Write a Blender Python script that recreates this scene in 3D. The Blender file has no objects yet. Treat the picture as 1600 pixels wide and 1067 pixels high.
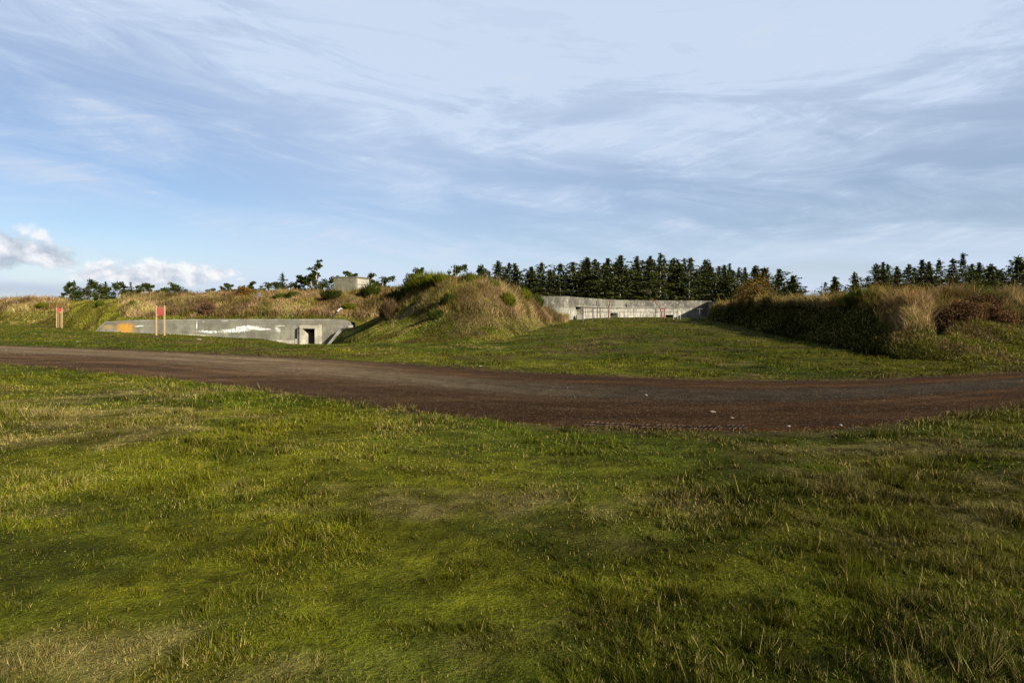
import bpy, math
import numpy as np
from math import radians as R, pi
S = bpy.context.scene
COL = S.collection
# ------------------------------------------------------------------ camera, world, sun, exposure
F, CX, HY, H = 900.0, 800.0, 488.0, 1.75          # focal length in photo pixels, principal column, horizon row, eye height
cam = bpy.data.objects.new('camera', bpy.data.cameras.new('camera')); COL.objects.link(cam)
cam.location = (0, 0, H); cam.rotation_euler = (R(90), 0, 0)
cam.data.sensor_width = 36; cam.data.lens = 36*F/1600; cam.data.shift_y = -(533.5-HY)/1600
cam.data.clip_start = .1; cam.data.clip_end = 4000
S.camera = cam
SUN_EL, SUN_AZ = 22.0, 136.0                      # degrees; azimuth clockwise from +Y
sun = bpy.data.objects.new('sun', bpy.data.lights.new('sun', 'SUN')); COL.objects.link(sun)
sun.data.energy = 5.0; sun.data.angle = R(.5); sun.data.color = (1, .93, .80)
sun.rotation_euler = (R(90-SUN_EL), 0, R(180-SUN_AZ))
S.view_settings.view_transform = 'Standard'; S.view_settings.look = 'None'
S.view_settings.exposure = 1.3; S.view_settings.gamma = 1; S.view_settings.use_curve_mapping = False

class NT:
    """tiny helper for node trees"""
    def __init__(s, nt): s.nt = nt; nt.nodes.clear()
    def n(s, t, **k):
        o = s.nt.nodes.new(t)
        for a, b in k.items(): setattr(o, a, b)
        return o
    def l(s, a, b): s.nt.links.new(a, b)
    def inp(s, sock, v):
        if isinstance(v, bpy.types.NodeSocket): s.l(v, sock)
        else: sock.default_value = v
    def m(s, op, a, b=0.0, c=None, clamp=False):
        o = s.n('ShaderNodeMath', operation=op, use_clamp=clamp); s.inp(o.inputs[0], a); s.inp(o.inputs[1], b)
        if c is not None: s.inp(o.inputs[2], c)
        return o.outputs[0]
    def mix(s, f, a, b, mode='MIX'):
        o = s.n('ShaderNodeMix', data_type='RGBA', blend_type=mode); s.inp(o.inputs[0], f)
        for i, v in ((6, a), (7, b)):
            if isinstance(v, tuple): v = (*v[:3], 1)
            s.inp(o.inputs[i], v)
        return o.outputs[2]
    def noise(s, vec, scale, detail=4, rough=.55, dist=0.0):
        o = s.n('ShaderNodeTexNoise'); s.l(vec, o.inputs['Vector']); o.inputs['Scale'].default_value = scale
        o.inputs['Detail'].default_value = detail; o.inputs['Roughness'].default_value = rough
        o.inputs['Distortion'].default_value = dist
        return o.outputs['Fac']
    def ramp(s, f, lo, hi, a=0.0, b=1.0):
        o = s.n('ShaderNodeMapRange', interpolation_type='SMOOTHSTEP'); s.inp(o.inputs[0], f)
        for i, v in enumerate((lo, hi, a, b)): s.inp(o.inputs[i+1], v)
        return o.outputs[0]
    def vec(s, x, y, z):
        o = s.n('ShaderNodeCombineXYZ'); s.inp(o.inputs[0], x); s.inp(o.inputs[1], y); s.inp(o.inputs[2], z); return o.outputs[0]

def build_world():
    w = bpy.data.worlds.new('World'); S.world = w; w.use_nodes = True
    t = NT(w.node_tree)
    tc = t.n('ShaderNodeTexCoord'); sp = t.n('ShaderNodeSeparateXYZ'); t.l(tc.outputs['Generated'], sp.inputs[0])
    x, y, z = sp.outputs
    az = t.m('ARCTAN2', x, y)
    hor = t.m('SQRT', t.m('ADD', t.m('MULTIPLY', x, x), t.m('MULTIPLY', y, y)))
    v = t.m('DIVIDE', z, t.m('MAXIMUM', hor, .05))                       # tangent of the elevation
    sky = t.n('ShaderNodeTexSky'); sky.sky_type = 'NISHITA'; sky.sun_disc = False
    sky.sun_elevation = R(SUN_EL); sky.sun_rotation = R(SUN_AZ); sky.air_density = 1.0; sky.dust_density = .4; sky.ozone_density = 2.5
    SK = .062
    base = t.mix(1.0, sky.outputs[0], (SK, SK, SK), 'MULTIPLY')
    base = t.mix(1.0, base, (.96, .93, 1.0), 'MULTIPLY')
    # thin high cloud, combed into streaks
    c1 = t.vec(t.m('MULTIPLY', az, 3.0), t.m('ADD', t.m('MULTIPLY', v, 14.0), t.m('MULTIPLY', az, 1.6)), 3.1)
    n1 = t.noise(c1, 1.1, 7, .62, .6)
    c2 = t.vec(t.m('MULTIPLY', az, 9.0), t.m('SUBTRACT', t.m('MULTIPLY', v, 55.0), t.m('MULTIPLY', az, 14.0)), 7.7)
    n2 = t.noise(c2, 1.0, 5, .6, .8)
    west = t.ramp(az, -.62, -.25, .0, 1.0)
    high = t.ramp(v, .12, .5, .0, .62)
    veil = t.m('ADD', t.m('ADD', t.ramp(n1, .36, .66, 0, .36), t.m('MULTIPLY', t.ramp(n2, .42, .72, 0, .16), t.ramp(n1, .38, .6))), t.m('ADD', t.m('MULTIPLY', west, .26), high), clamp=True)
    low = t.ramp(v, .0, .14, .52, 0.0)
    veil = t.m('MINIMUM', t.m('ADD', veil, low), .93)
    col = t.mix(veil, base, (.335, .397, .495))
    col = t.mix(t.ramp(t.m('ADD', n1, t.m('MULTIPLY', n2, .5)), .80, 1.0, 0, .35), col, (.37, .395, .45))
    # heaped clouds low in the west
    def heap(col, a0, v0, wa, wv, sc, seed, white, grey, soft=.16, amp=2.2, flat=.4):
        da = t.m('DIVIDE', t.m('SUBTRACT', az, a0), wa); dv = t.m('DIVIDE', t.m('SUBTRACT', v, v0), wv)
        dvn = t.m('MULTIPLY', t.m('MINIMUM', dv, 0.0), 1+flat)
        dvv = t.m('ADD', t.m('MAXIMUM', dv, 0.0), dvn)
        r = t.m('ADD', t.m('MULTIPLY', da, da), t.m('MULTIPLY', dvv, dvv))
        p = t.vec(t.m('MULTIPLY', az, sc), t.m('MULTIPLY', v, sc*1.25), seed)
        nn = t.noise(p, 1.0, 8, .58, .15)
        d = t.m('ADD', t.m('SUBTRACT', 1.0, r), t.m('MULTIPLY', t.m('SUBTRACT', nn, .5), amp*2))
        f = t.ramp(d, .0, soft*4)
        p2 = t.vec(t.m('SUBTRACT', t.m('MULTIPLY', az, sc), .35), t.m('SUBTRACT', t.m('MULTIPLY', v, sc*1.25), .35), seed)
        n3 = t.noise(p2, 1.0, 8, .58, .15)
        lit = t.m('ADD', t.m('MULTIPLY', t.m('SUBTRACT', n3, nn), -2.6), t.m('ADD', t.m('MULTIPLY', dv, .40), .48), clamp=True)
        return t.mix(t.m('MULTIPLY', f, .95), col, t.mix(lit, grey, white))
    col = heap(col, -.50, .028, .42, .016, 16, 9.4, (.33, .36, .41), (.235, .275, .345), .5, 1.0)
    col = heap(col, -.548, .053, .125, .026, 38, 1.3, (.52, .525, .535), (.285, .315, .37), .20, 1.5)
    col = heap(col, -.715, .079, .080, .036, 30, 4.2, (.49, .50, .52), (.22, .255, .315), .20, 1.5)
    col = heap(col, -.70, .030, .11, .019, 20, 6.6, (.22, .265, .345), (.165, .21, .29), .6, .6)
    col = heap(col, .47, .055, .10, .045, 12, 2.6, (.36, .37, .40), (.29, .315, .36), 1.2, .8)
    bg = t.n('ShaderNodeBackground'); t.l(col, bg.inputs[0]); bg.inputs[1].default_value = .76
    o = t.n('ShaderNodeOutputWorld'); t.l(bg.outputs[0], o.inputs[0])
build_world()

# ------------------------------------------------------------------ helpers
rng = np.random.default_rng(11)
def tag(o, label=None, cat=None, group=None, kind=None):
    if label: o['label'] = label
    if cat: o['category'] = cat
    if group: o['group'] = group
    if kind: o['kind'] = kind
    return o
def raw_mesh(name, V, faces_n, idx, col=None, smooth=False):
    """V (n,3); faces_n loop totals per face; idx flat loop indices"""
    me = bpy.data.meshes.new(name)
    V = np.ascontiguousarray(V, dtype=np.float32); faces_n = np.asarray(faces_n, dtype=np.int32); idx = np.asarray(idx, dtype=np.int32)
    me.vertices.add(len(V)); me.vertices.foreach_set('co', V.ravel())
    me.loops.add(len(idx)); me.loops.foreach_set('vertex_index', idx)
    me.polygons.add(len(faces_n))
    st = np.concatenate(([0], np.cumsum(faces_n)[:-1])).astype(np.int32)
    me.polygons.foreach_set('loop_start', st)
    if smooth: me.polygons.foreach_set('use_smooth', np.ones(len(faces_n), dtype=bool))
    if col is not None:
        a = me.color_attributes.new('Col', 'FLOAT_COLOR', 'POINT')
        c = np.ones((len(V), 4), dtype=np.float32); c[:, :3] = np.clip(col*.70, 0, 1); a.data.foreach_set('color', c.ravel())
    me.update(calc_edges=True)
    return me
def link(name, me, mat=None, parent=None):
    o = bpy.data.objects.new(name, me); COL.objects.link(o)
    if mat and me is not None and not me.materials: me.materials.append(mat)
    if parent: o.parent = parent
    return o
def empty(name, loc, rz=0.0):
    o = bpy.data.objects.new(name, None); COL.objects.link(o); o.location = loc; o.rotation_euler = (0, 0, rz); o.empty_display_size = .3
    return o
class MB:
    """collects plain shapes into one mesh"""
    def __init__(s): s.V = []; s.F = []
    def add(s, vs, fs):
        b = len(s.V); s.V += [tuple(v) for v in vs]; s.F += [tuple(b+i for i in f) for f in fs]
    def box(s, a, b):
        (x0, y0, z0), (x1, y1, z1) = a, b
        s.add([(x0,y0,z0),(x1,y0,z0),(x1,y1,z0),(x0,y1,z0),(x0,y0,z1),(x1,y0,z1),(x1,y1,z1),(x0,y1,z1)],
              [(0,3,2,1),(4,5,6,7),(0,1,5,4),(1,2,6,5),(2,3,7,6),(3,0,4,7)])
    def prism(s, poly, d):
        """poly: list of 3d points, extruded by vector d"""
        n = len(poly); p = [np.array(q, float) for q in poly]; q = [v+np.array(d, float) for v in p]
        s.add(p+q, [tuple(range(n))[::-1], tuple(range(n, 2*n))]+[(i, (i+1) % n, n+(i+1) % n, n+i) for i in range(n)])
    def tube(s, pts, rad, seg=7, cap=True):
        pts = [np.array(p, float) for p in pts]
        if not hasattr(rad, '__len__'): rad = [rad]*len(pts)
        vs = []; fs = []
        for i, p in enumerate(pts):
            d = pts[min(i+1, len(pts)-1)]-pts[max(i-1, 0)]; d = d/(np.linalg.norm(d)+1e-9)
            a = np.array([0, 0, 1.]) if abs(d[2]) < .9 else np.array([1., 0, 0])
            e1 = np.cross(d, a); e1 /= np.linalg.norm(e1); e2 = np.cross(d, e1)
            for k in range(seg):
                t = 2*pi*k/seg; vs.append(p+rad[i]*(math.cos(t)*e1+math.sin(t)*e2))
        for i in range(len(pts)-1):
            for k in range(seg):
                fs.append((i*seg+k, i*seg+(k+1) % seg, (i+1)*seg+(k+1) % seg, (i+1)*seg+k))
        if cap: fs += [tuple(range(seg))[::-1], tuple(range((len(pts)-1)*seg, len(pts)*seg))]
        s.add(vs, fs)
    def mesh(s, name):
        me = bpy.data.meshes.new(name); me.from_pydata([tuple(map(float, v)) for v in s.V], [], s.F); me.update(); return me
    def build(s, name, mat, parent=None, bevel=0.0):
        o = link(name, s.mesh(name), mat, parent)
        if bevel:
            m = o.modifiers.new('bevel', 'BEVEL'); m.width = bevel; m.segments = 2; m.limit_method = 'ANGLE'
        return o
# numpy value noise
_P = np.random.default_rng(5).random((256, 256)).astype(np.float32)
def vn(x, y):
    xi = np.floor(x).astype(np.int64); yi = np.floor(y).astype(np.int64); fx = x-xi; fy = y-yi
    fx = fx*fx*(3-2*fx); fy = fy*fy*(3-2*fy)
    a = _P[xi & 255, yi & 255]; b = _P[(xi+1) & 255, yi & 255]; c = _P[xi & 255, (yi+1) & 255]; d = _P[(xi+1) & 255, (yi+1) & 255]
    return (a*(1-fx)+b*fx)*(1-fy)+(c*(1-fx)+d*fx)*fy
def fbm(x, y, sc=1.0, oct=4, seed=0.0):
    x = np.asarray(x, float)*sc+seed*17.3; y = np.asarray(y, float)*sc+seed*9.1; s = 0; a = .5; t = 0
    for i in range(oct):
        s = s+a*vn(x, y); t += a; a *= .52; x = x*2.03+3.7; y = y*2.03+1.9
    return s/t
def sst(x, a, b):
    t = np.clip((np.asarray(x, float)-a)/(b-a), 0, 1); return t*t*(3-2*t)
def lerp(a, b, t):
    t = np.asarray(t)[..., None]; return np.asarray(a)*(1-t)+np.asarray(b)*t
def px_of(x, y): return CX+F*np.asarray(x)/np.maximum(y, .5)
def row_z(row, D): return H+(HY-row)*D/F             # height of a point seen at that photo row and depth
def at(px, D): return (px-CX)/F*D

# ------------------------------------------------------------------ terrain
GD = np.array([0, 18, 30, 42, 60, 75, 110, 5000.])
GP = np.array([-3000, 60, 148, 250, 390, 470, 522, 600, 720, 885, 980, 1100, 1300, 1500, 4000.])
GZ = np.array([
 [0, 0, 0, .05, .18, .2, .3, .3], [0, 0, 0, .05, .18, .2, .3, .3], [0, 0, 0, .05, -.26, -.3, .3, .3], [0, 0, 0, .07, -.56, -.4, .3, .3],
 [0, 0, 0, -.40, -1.0, -1, 0, .3], [0, 0, 0, -.72, -1.62, -1.6, 0, .3], [0, 0, 0, -.68, -1.62, -1.5, 0, .3], [0, 0, 0, -.1, -.2, 0, .3, .3],
 [0, 0, .1, .3, .7, .8, .8, .3], [0, 0, .28, .55, .84, 1.0, 1, .3], [0, .03, .42, .80, 1.12, 1.0, 1, .3], [0, .05, .42, .78, 1.05, 1.0, 1, .3],
 [0, 0, .25, .6, .9, 1, 1, .3], [0, 0, .2, .4, .6, 1, 1, .3], [0, 0, .0, .1, .2, .3, .3, .3]])
RF = np.array([(-300, 150), (-100, 66), (-60, 46.5), (-40, 36.8), (-26.9, 30.3), (-17.8, 26.7), (-10.3, 23.1), (-4.5, 20.0), (0, 16.9), (4.9, 14.7), (8.25, 14.6), (14.6, 16.6), (30, 23), (60, 38), (300, 160)], float)
RN = np.array([(-300, 140), (-100, 56), (-60, 38), (-40, 28.5), (-26, 23.0), (-17.7, 19.9), (-11.2, 16.7), (-5.9, 13.2), (-2.4, 10.8), (0, 9.1), (2.8, 8.35), (4.9, 8.7), (6.85, 9.5), (9.5, 10.8), (20, 15.2), (30, 18.2), (60, 32), (300, 150)], float)
def smooth_interp(x, tab):
    return (np.interp(x-.9, tab[:, 0], tab[:, 1])+2*np.interp(x, tab[:, 0], tab[:, 1])+np.interp(x+.9, tab[:, 0], tab[:, 1]))/4
def road_w(x, y):
    """0 at the near edge of the road, 1 at the far edge"""
    n = smooth_interp(x, RN); f = smooth_interp(x, RF)
    return (y-n)/(f-n), np.minimum(y-n, f-y)*.8          # fraction across; metres inside the road
def ground_z(x, y):
    x = np.asarray(x, float); y = np.asarray(y, float)
    p = px_of(x, np.maximum(y, 8.0))
    i = np.clip(np.searchsorted(GP, p)-1, 0, len(GP)-2); a = np.clip((p-GP[i])/(GP[i+1]-GP[i]), 0, 1); a = a*a*(3-2*a)
    yc = np.clip(y, 0, 4999)
    j = np.clip(np.searchsorted(GD, yc)-1, 0, len(GD)-2); b = np.clip((yc-GD[j])/(GD[j+1]-GD[j]), 0, 1)
    z = (GZ[i, j]*(1-a)+GZ[i+1, j]*a)*(1-b)+(GZ[i, j+1]*(1-a)+GZ[i+1, j+1]*a)*b
    und = (fbm(x, y, .35, 3, 2)-.5)*.16+(fbm(x, y, 1.6, 3, 3)-.5)*.07
    w, ins = road_w(x, y)
    out = sst(-ins, -.4, .5)
    far = sst(np.hypot(x, y), 70, 120)
    return z+und*out*(1-far)+.02*out - .10*sst(ins, -.12, .25)
# hills: every column (angle) has a foot and a crest, with real depths
def table(rows): return np.array(rows, float)
HILLS = {
 # px, foot depth, foot height (None = ground), crest row, crest depth
 'west': dict(rows=[(-420, 68, None, 470, 78), (-100, 68, None, 471, 78), (0, 68, None, 472, 76), (60, 68, None, 470, 76), (100, 67.5, None, 472, 76), (115, 65, None, 471, 75), (132, 61, None, 471, 74),
        (141, 60.5, None, 470.5, 73.5), (148, 60.42, None, 470, 73), (150, 60.4, -.33, 470, 73), (166, 60.4, .72, 469, 73), (200, 60.4, .88, 467, 73), (300, 60.4, .95, 465, 72), (400, 60.4, .97, 463, 72),
        (470, 60.4, .97, 462, 72), (520, 60.4, .97, 462, 72), (545, 60.4, .95, 461, 72), (575, 60.4, .5, 458, 71), (640, 60.4, .5, 455, 70), (720, 60.4, .8, 452, 70), (800, 61, .8, 470, 70), (835, 63, .8, 490, 68)],
        back=40, drop=.3),
 'middle': dict(rows=[(516.5, 55.4, None, 537.5, 55.7), (525, 53, None, 527, 56.6), (540, 46, None, 513.5, 58.0), (550, 42, None, 511.5, 58.6), (564, 37, None, 508, 58.5), (590, 33, None, 496, 56.5), (615, 31.6, None, 482, 53), (640, 30.6, None, 466, 50), (665, 30, None, 452, 46),
        (690, 30, None, 445, 43), (720, 30, None, 442, 42), (760, 30.8, None, 446, 42), (785, 31.5, None, 451, 43), (800, 33, None, 456, 44), (820, 37, None, 467, 47), (840, 42, None, 480, 50), (865, 49, None, 494, 55), (888, 57, None, 501.8, 60)],
        back=12, drop=3.2),
 'east': dict(rows=[(1106, 57, None, 496, 59), (1120, 51, None, 484, 60), (1140, 45, None, 478, 54), (1160, 40, None, 475, 48), (1200, 34.0, None, 475, 40.5), (1250, 29, None, 476, 35.0), (1300, 25.6, None, 476, 31.0), (1345, 22.8, None, 475, 28.2),
        (1400, 20.6, None, 473, 26.6), (1450, 19.8, None, 472, 26.2), (1500, 19.4, None, 472, 27.5), (1560, 19.4, None, 474, 28), (1620, 19.6, None, 475, 28.5), (1800, 21.5, None, 474, 31), (2100, 28, None, 462, 38), (2600, 45, None, 470, 60)],
        back=30, drop=.8),
}
def cubic_cols(h, p):
    r = h['T']; out = []
    for c in (1, 3, 4):
        s = 0
        for k, wgt in ((-5, 1), (0, 2), (5, 1)): s = s+wgt*np.interp(p+k, r[:, 0], r[:, c])
        out.append(s/4 if h.get('smooth', True) else np.interp(p, r[:, 0], r[:, c]))
    return out
for nme, h in HILLS.items():
    h['T'] = np.array([[a, b, 0 if c is None else c, d, e] for a, b, c, d, e in h['rows']], float)
    h['N'] = np.array([1.0 if c is None else 0.0 for a, b, c, d, e in h['rows']])
    h['smooth'] = nme == 'east'
def hill_cols(h, p):
    fd, cr, cd = cubic_cols(h, p)
    isn = np.interp(p, h['T'][:, 0], h['N']); zf = np.interp(p, h['T'][:, 0], h['T'][:, 2])
    gz = ground_z((p-CX)/F*fd, fd)
    zf = np.where(isn > .5, gz-.03, zf)
    return fd, zf, row_z(cr, cd), cd
def hill_point(hn, p, t):
    """t 0..1 foot to crest, beyond 1 the back"""
    h = HILLS[hn]; fd, zf, zc, cd = hill_cols(h, p)
    tt = np.clip(t, 0, 1)
    steep = sst(tt, 0, 1)
    prof = .45*tt+.55*steep if hn == 'middle' else .7*np.sin(pi/2*tt)+.3*tt if hn == 'west' else .85*tt+.15*np.sin(pi/2*tt)
    b = np.maximum(t-1, 0)
    D = fd+(cd-fd)*tt
    bw = h['back']; dp = h['drop']
    if hn == 'middle':
        k = sst(p, 560, 640); bw = .25+(bw-.25)*k; dp = np.where(k < .5, 2.6, dp)
    D = D+b*bw
    z = zf+(zc-zf)*prof-dp*sst(b, 0, 1)
    x = (p-CX)/F*D
    amp = sst(tt, 0, .25)*(.28 if hn != 'east' else .22)*(1 if hn != 'middle' else sst(p, 560, 610)*.95+.05)
    if hn == 'east':                                   # a grassy rib between two gullies
        bell = sst(tt, .22, .5)*sst(tt, 1.0, .82); z = z+bell*(.22*np.exp(-((p-1426)/20)**2)-.42*np.exp(-((p-1467)/13)**2)-.22*np.exp(-((p-1388)/12)**2))
    z = z+((fbm(x, D, .33, 4, 6)-.5)*1.3+(fbm(x, D, 1.3, 3, 8)-.5)*.5)*amp
    return x, D, z
def hill_t_for_row(hn, p, row):
    """the t of a hill whose surface is seen at that row in that column"""
    ts = np.linspace(0, 1, 200); x, D, z = hill_point(hn, np.full(200, float(p)), ts)
    rr = HY-(z-H)*F/D
    k = int(np.argmin(np.abs(rr-row))); return ts[k]
def on_hill(hn, p, row):
    t = hill_t_for_row(hn, p, row); x, D, z = hill_point(hn, np.array([float(p)]), np.array([t])); return float(x[0]), float(D[0]), float(z[0])

# ---- colours (albedo)
GREEN = np.array((.086, .104, .006)); LIME = np.array((.140, .138, .008)); DGREEN = np.array((.036, .052, .005)); OLIVE = np.array((.115, .100, .013))
STRAW = np.array((.32, .245, .085)); RUST = np.array((.19, .110, .045)); PINK = np.array((.32, .205, .105)); BROWN = np.array((.095, .058, .03)); DARK = np.array((.035, .028, .014))
def lawn_col(x, y):
    p = px_of(x, y)
    a = fbm(x, y, .22, 4, 21); b = fbm(x, y*1.6, .8, 4, 22); c = fbm(x, y, 2.7, 3, 23)
    col = lerp(GREEN, LIME, sst(a+.35*(b-.5), .42, .60))
    col = lerp(col, DGREEN, sst(b, .50, .68)*.55)
    near = sst(-road_w(x, y)[1], 0, 1.5)
    st = fbm(x, y*1.3, .55, 4, 31)
    leftn = sst(np.hypot((p-185)/150, (y-9.5)/4.5), 1.15, .45)*sst(y, 16, 12)
    rightn = sst(y, 11, 8)*sst(p, 380, 900)
    st_f = sst(st+.25*leftn+.05*rightn+.12*(c-.5), .56, .72)
    col = lerp(col, lerp(OLIVE, STRAW, sst(c, .3, .7)*.7), st_f*.70)
    farf = sst(y, 16, 22)
    br = fbm(x*.5, y*1.6, .6, 4, 41)
    col = lerp(col, lerp(OLIVE, BROWN, sst(c, .35, .65)), sst(br, .50, .66)*farf*.75)
    mot = fbm(x*1.2, y*2.6, 1.3, 4, 24)*.6+fbm(x, y*1.8, 5.5, 2, 25)*.4; col = col*(.62+.76*sst(mot, .30, .70))[..., None]
    east_dim = sst(p, 620, 1350)*.38; col = col*(1-np.asarray(east_dim))[..., None]       # turf colour darkened eastward to imitate the dimmer light there
    # worn verge next to the road
    ins = -road_w(x, y)[1]
    col = lerp(col, BROWN*1.1, sst(ins+.5*(c-.5), .55, .0)*.6)
    return col
def hill_col(hn, p, t, x, y):
    a = fbm(x, y, .25, 4, 51); b = fbm(x, y, .9, 4, 52); c = fbm(x, y, 3.1, 2, 53)
    dry = lerp(lerp(STRAW, RUST, sst(a, .40, .60)), PINK, sst(b, .50, .68))
    dry = lerp(dry, OLIVE, sst(c, .55, .8)*.5)
    grn = lerp(lerp(GREEN, OLIVE, sst(b, .38, .6)), DGREEN, sst(c, .5, .8)*.5)
    tall = np.zeros_like(p, dtype=float)
    if hn == 'west':
        tall = sst(t, .34, .55)*sst(p, 112, 95)+sst(t+.1*(b-.5), .03, .16)*sst(p+26*(b-.5), 180, 200)
        path = np.clip(sst(p, 104, 116), 0, 1)*sst(p, 196, 182); tall = tall*(1-path)
        tall = np.clip(tall-.55*sst(a, .56, .66), 0, 1)
        tall = tall*(1-.6*sst(t, .86, .95)*sst(p, 330, 260)*sst(p, 190, 200))
        grn = lerp(lerp(grn, LIME*1.05, sst(p, 104, 112)*sst(p, 205, 190)*.75), OLIVE*.8, sst(p, 110, 90)*.6)
        pf = .7*np.sin(pi/2*np.clip(t, 0, 1))+.3*np.clip(t, 0, 1); trk = np.exp(-((p-(136+50*pf)+5*(b-.5))/3.0)**2)*sst(p, 110, 130); grn = lerp(grn, BROWN*.8, np.clip(trk, 0, 1)*.8)
        grn = lerp(grn, STRAW*.8, sst(c, .45, .7)*.35)
    if hn == 'middle':
        tall = sst(t+.35*(a-.5)+.0006*(p-700), .40, .62)*sst(p, 585, 615)
        pc = 615+75*(t-.45)/.5
        trk = np.exp(-((p-pc+14*(b-.5))/11.0)**2)*sst(t, .35, .5)
        tall = tall*(1-np.clip(trk*2.2, 0, 1))
        grn = lerp(grn, np.array((.17, .115, .06)), np.clip(trk**2, 0, 1)*.9)
        grn = lerp(grn, STRAW*.85, sst(p, 770, 850)*.55+sst(b, .48, .66)*.4*sst(t, .06, .3))
        grn = lerp(grn, BROWN*1.2, sst(fbm(x, y, .5, 4, 77), .52, .66)*.55)
        dry = lerp(lerp(dry, OLIVE, np.full(p.shape, .48)*sst(p, 800, 730)), PINK, sst(p, 700, 790)*.45); tall = tall*(.55+.35*sst(b, .4, .6))
    if hn == 'east':
        tall = sst(t+.25*(a-.5), .50, .66)
        for pc, w in ((1415, 15), (1432, 12)): tall = np.maximum(tall, np.exp(-((p-pc)/w)**2)*sst(t, .32, .42))
        hole = np.exp(-((p-1466)/13)**2)*sst(t, .38, .5)*sst(t, .93, .82); tall = tall*(1-hole)
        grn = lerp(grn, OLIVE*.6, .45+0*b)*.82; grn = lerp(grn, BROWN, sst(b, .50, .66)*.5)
        dry = lerp(dry, RUST*1.1, np.full(p.shape, .38)); side = sst(p, 1412, 1365); tall = tall*(1-side*sst(t, 1.0, .80)); grn = lerp(grn, DGREEN*.50, side*.94); dry = lerp(dry, OLIVE*.8, side*.4)  # left face: its shade is put into darker ground and blade colours
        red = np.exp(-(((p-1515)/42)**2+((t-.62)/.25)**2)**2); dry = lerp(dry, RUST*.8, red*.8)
        grn = lerp(grn, DARK*1.5, hole*.7)  # the gully's shade painted in as dark ground colour
    return dry, grn, tall
# ---- materials
def mat(name, fn, rough=.9, spec=.03):
    m = bpy.data.materials.new(name); m.use_nodes = True; t = NT(m.node_tree)
    b = t.n('ShaderNodeBsdfPrincipled'); b.inputs['Roughness'].default_value = rough; b.inputs['Specular IOR Level'].default_value = spec
    o = t.n('ShaderNodeOutputMaterial'); t.l(b.outputs[0], o.inputs[0]); fn(t, b); return m
def pos(t): g = t.n('ShaderNodeNewGeometry'); return g.outputs['Position']
def objc(t): g = t.n('ShaderNodeTexCoord'); return g.outputs['Object']
def bump(t, b, h, strength, dist):
    o = t.n('ShaderNodeBump'); o.inputs['Strength'].default_value = strength; o.inputs['Distance'].default_value = dist
    t.l(h, o.inputs['Height']); t.l(o.outputs[0], b.inputs['Normal'])
def attr(t): a = t.n('ShaderNodeAttribute'); a.attribute_name = 'Col'; return a.outputs['Color']
def f_soil(t, b):
    p = pos(t); n = t.noise(p, 7, 6, .7); n2 = t.noise(p, 45, 3, .6)
    k = t.m('ADD', t.ramp(n, .3, .7, .55, 1.15), t.ramp(n2, .3, .7, -.25, .25))
    c = t.n('ShaderNodeVectorMath', operation='SCALE'); t.l(attr(t), c.inputs[0]); t.l(k, c.inputs['Scale']); t.l(c.outputs[0], b.inputs['Base Color'])
    bump(t, b, t.m('ADD', n, t.m('MULTIPLY', n2, .35)), .9, .08)
M_soil = mat('turf_soil', f_soil)
def f_road(t, b):
    p = pos(t); n = t.noise(p, 3.5, 6, .7); n2 = t.noise(p, 60, 4, .7); v = t.n('ShaderNodeTexVoronoi'); v.inputs['Scale'].default_value = 48; t.l(p, v.inputs['Vector'])
    k = t.m('ADD', t.ramp(n, .3, .7, .75, 1.15), t.ramp(n2, .3, .7, -.5, .5))
    c = t.n('ShaderNodeVectorMath', operation='SCALE'); t.l(attr(t), c.inputs[0]); t.l(k, c.inputs['Scale'])
    r = t.n('ShaderNodeSeparateColor'); t.l(v.outputs['Color'], r.inputs[0])
    col = t.mix(t.ramp(r.outputs[0], .90, .96, 0, .4), c.outputs[0], (.15, .118, .075)); t.l(col, b.inputs['Base Color'])
    bump(t, b, t.m('ADD', t.m('ADD', n, t.m('MULTIPLY', n2, .4)), t.m('MULTIPLY', v.outputs['Distance'], .8)), .8, .03)
M_road = mat('packed_dirt_gravel', f_road, .95)
def leafy(name, rough=.75, transl=.25):
    m = bpy.data.materials.new(name); m.use_nodes = True; t = NT(m.node_tree)
    b = t.n('ShaderNodeBsdfPrincipled'); b.inputs['Roughness'].default_value = rough; b.inputs['Specular IOR Level'].default_value = .02
    tr = t.n('ShaderNodeBsdfTranslucent'); a = attr(t); t.l(a, b.inputs['Base Color']); t.l(a, tr.inputs[0])
    mx = t.n('ShaderNodeMixShader'); mx.inputs[0].default_value = transl; t.l(b.outputs[0], mx.inputs[1]); t.l(tr.outputs[0], mx.inputs[2])
    o = t.n('ShaderNodeOutputMaterial'); t.l(mx.outputs[0], o.inputs[0]); return m
M_grass = leafy('grass_blades'); M_dry = leafy('dry_grass', .8, .2); M_leaf = leafy('shrub_leaves', .7, .15); M_needle = leafy('conifer_needles', .8, .06)
def f_attr(t, b):
    p = pos(t); n = t.noise(p, 20, 4, .6); c = t.n('ShaderNodeVectorMath', operation='SCALE'); t.l(attr(t), c.inputs[0]); t.l(t.ramp(n, .25, .75, .7, 1.2), c.inputs['Scale']); t.l(c.outputs[0], b.inputs['Base Color'])
M_stone = mat('loose_stone', f_attr, .9)

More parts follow.
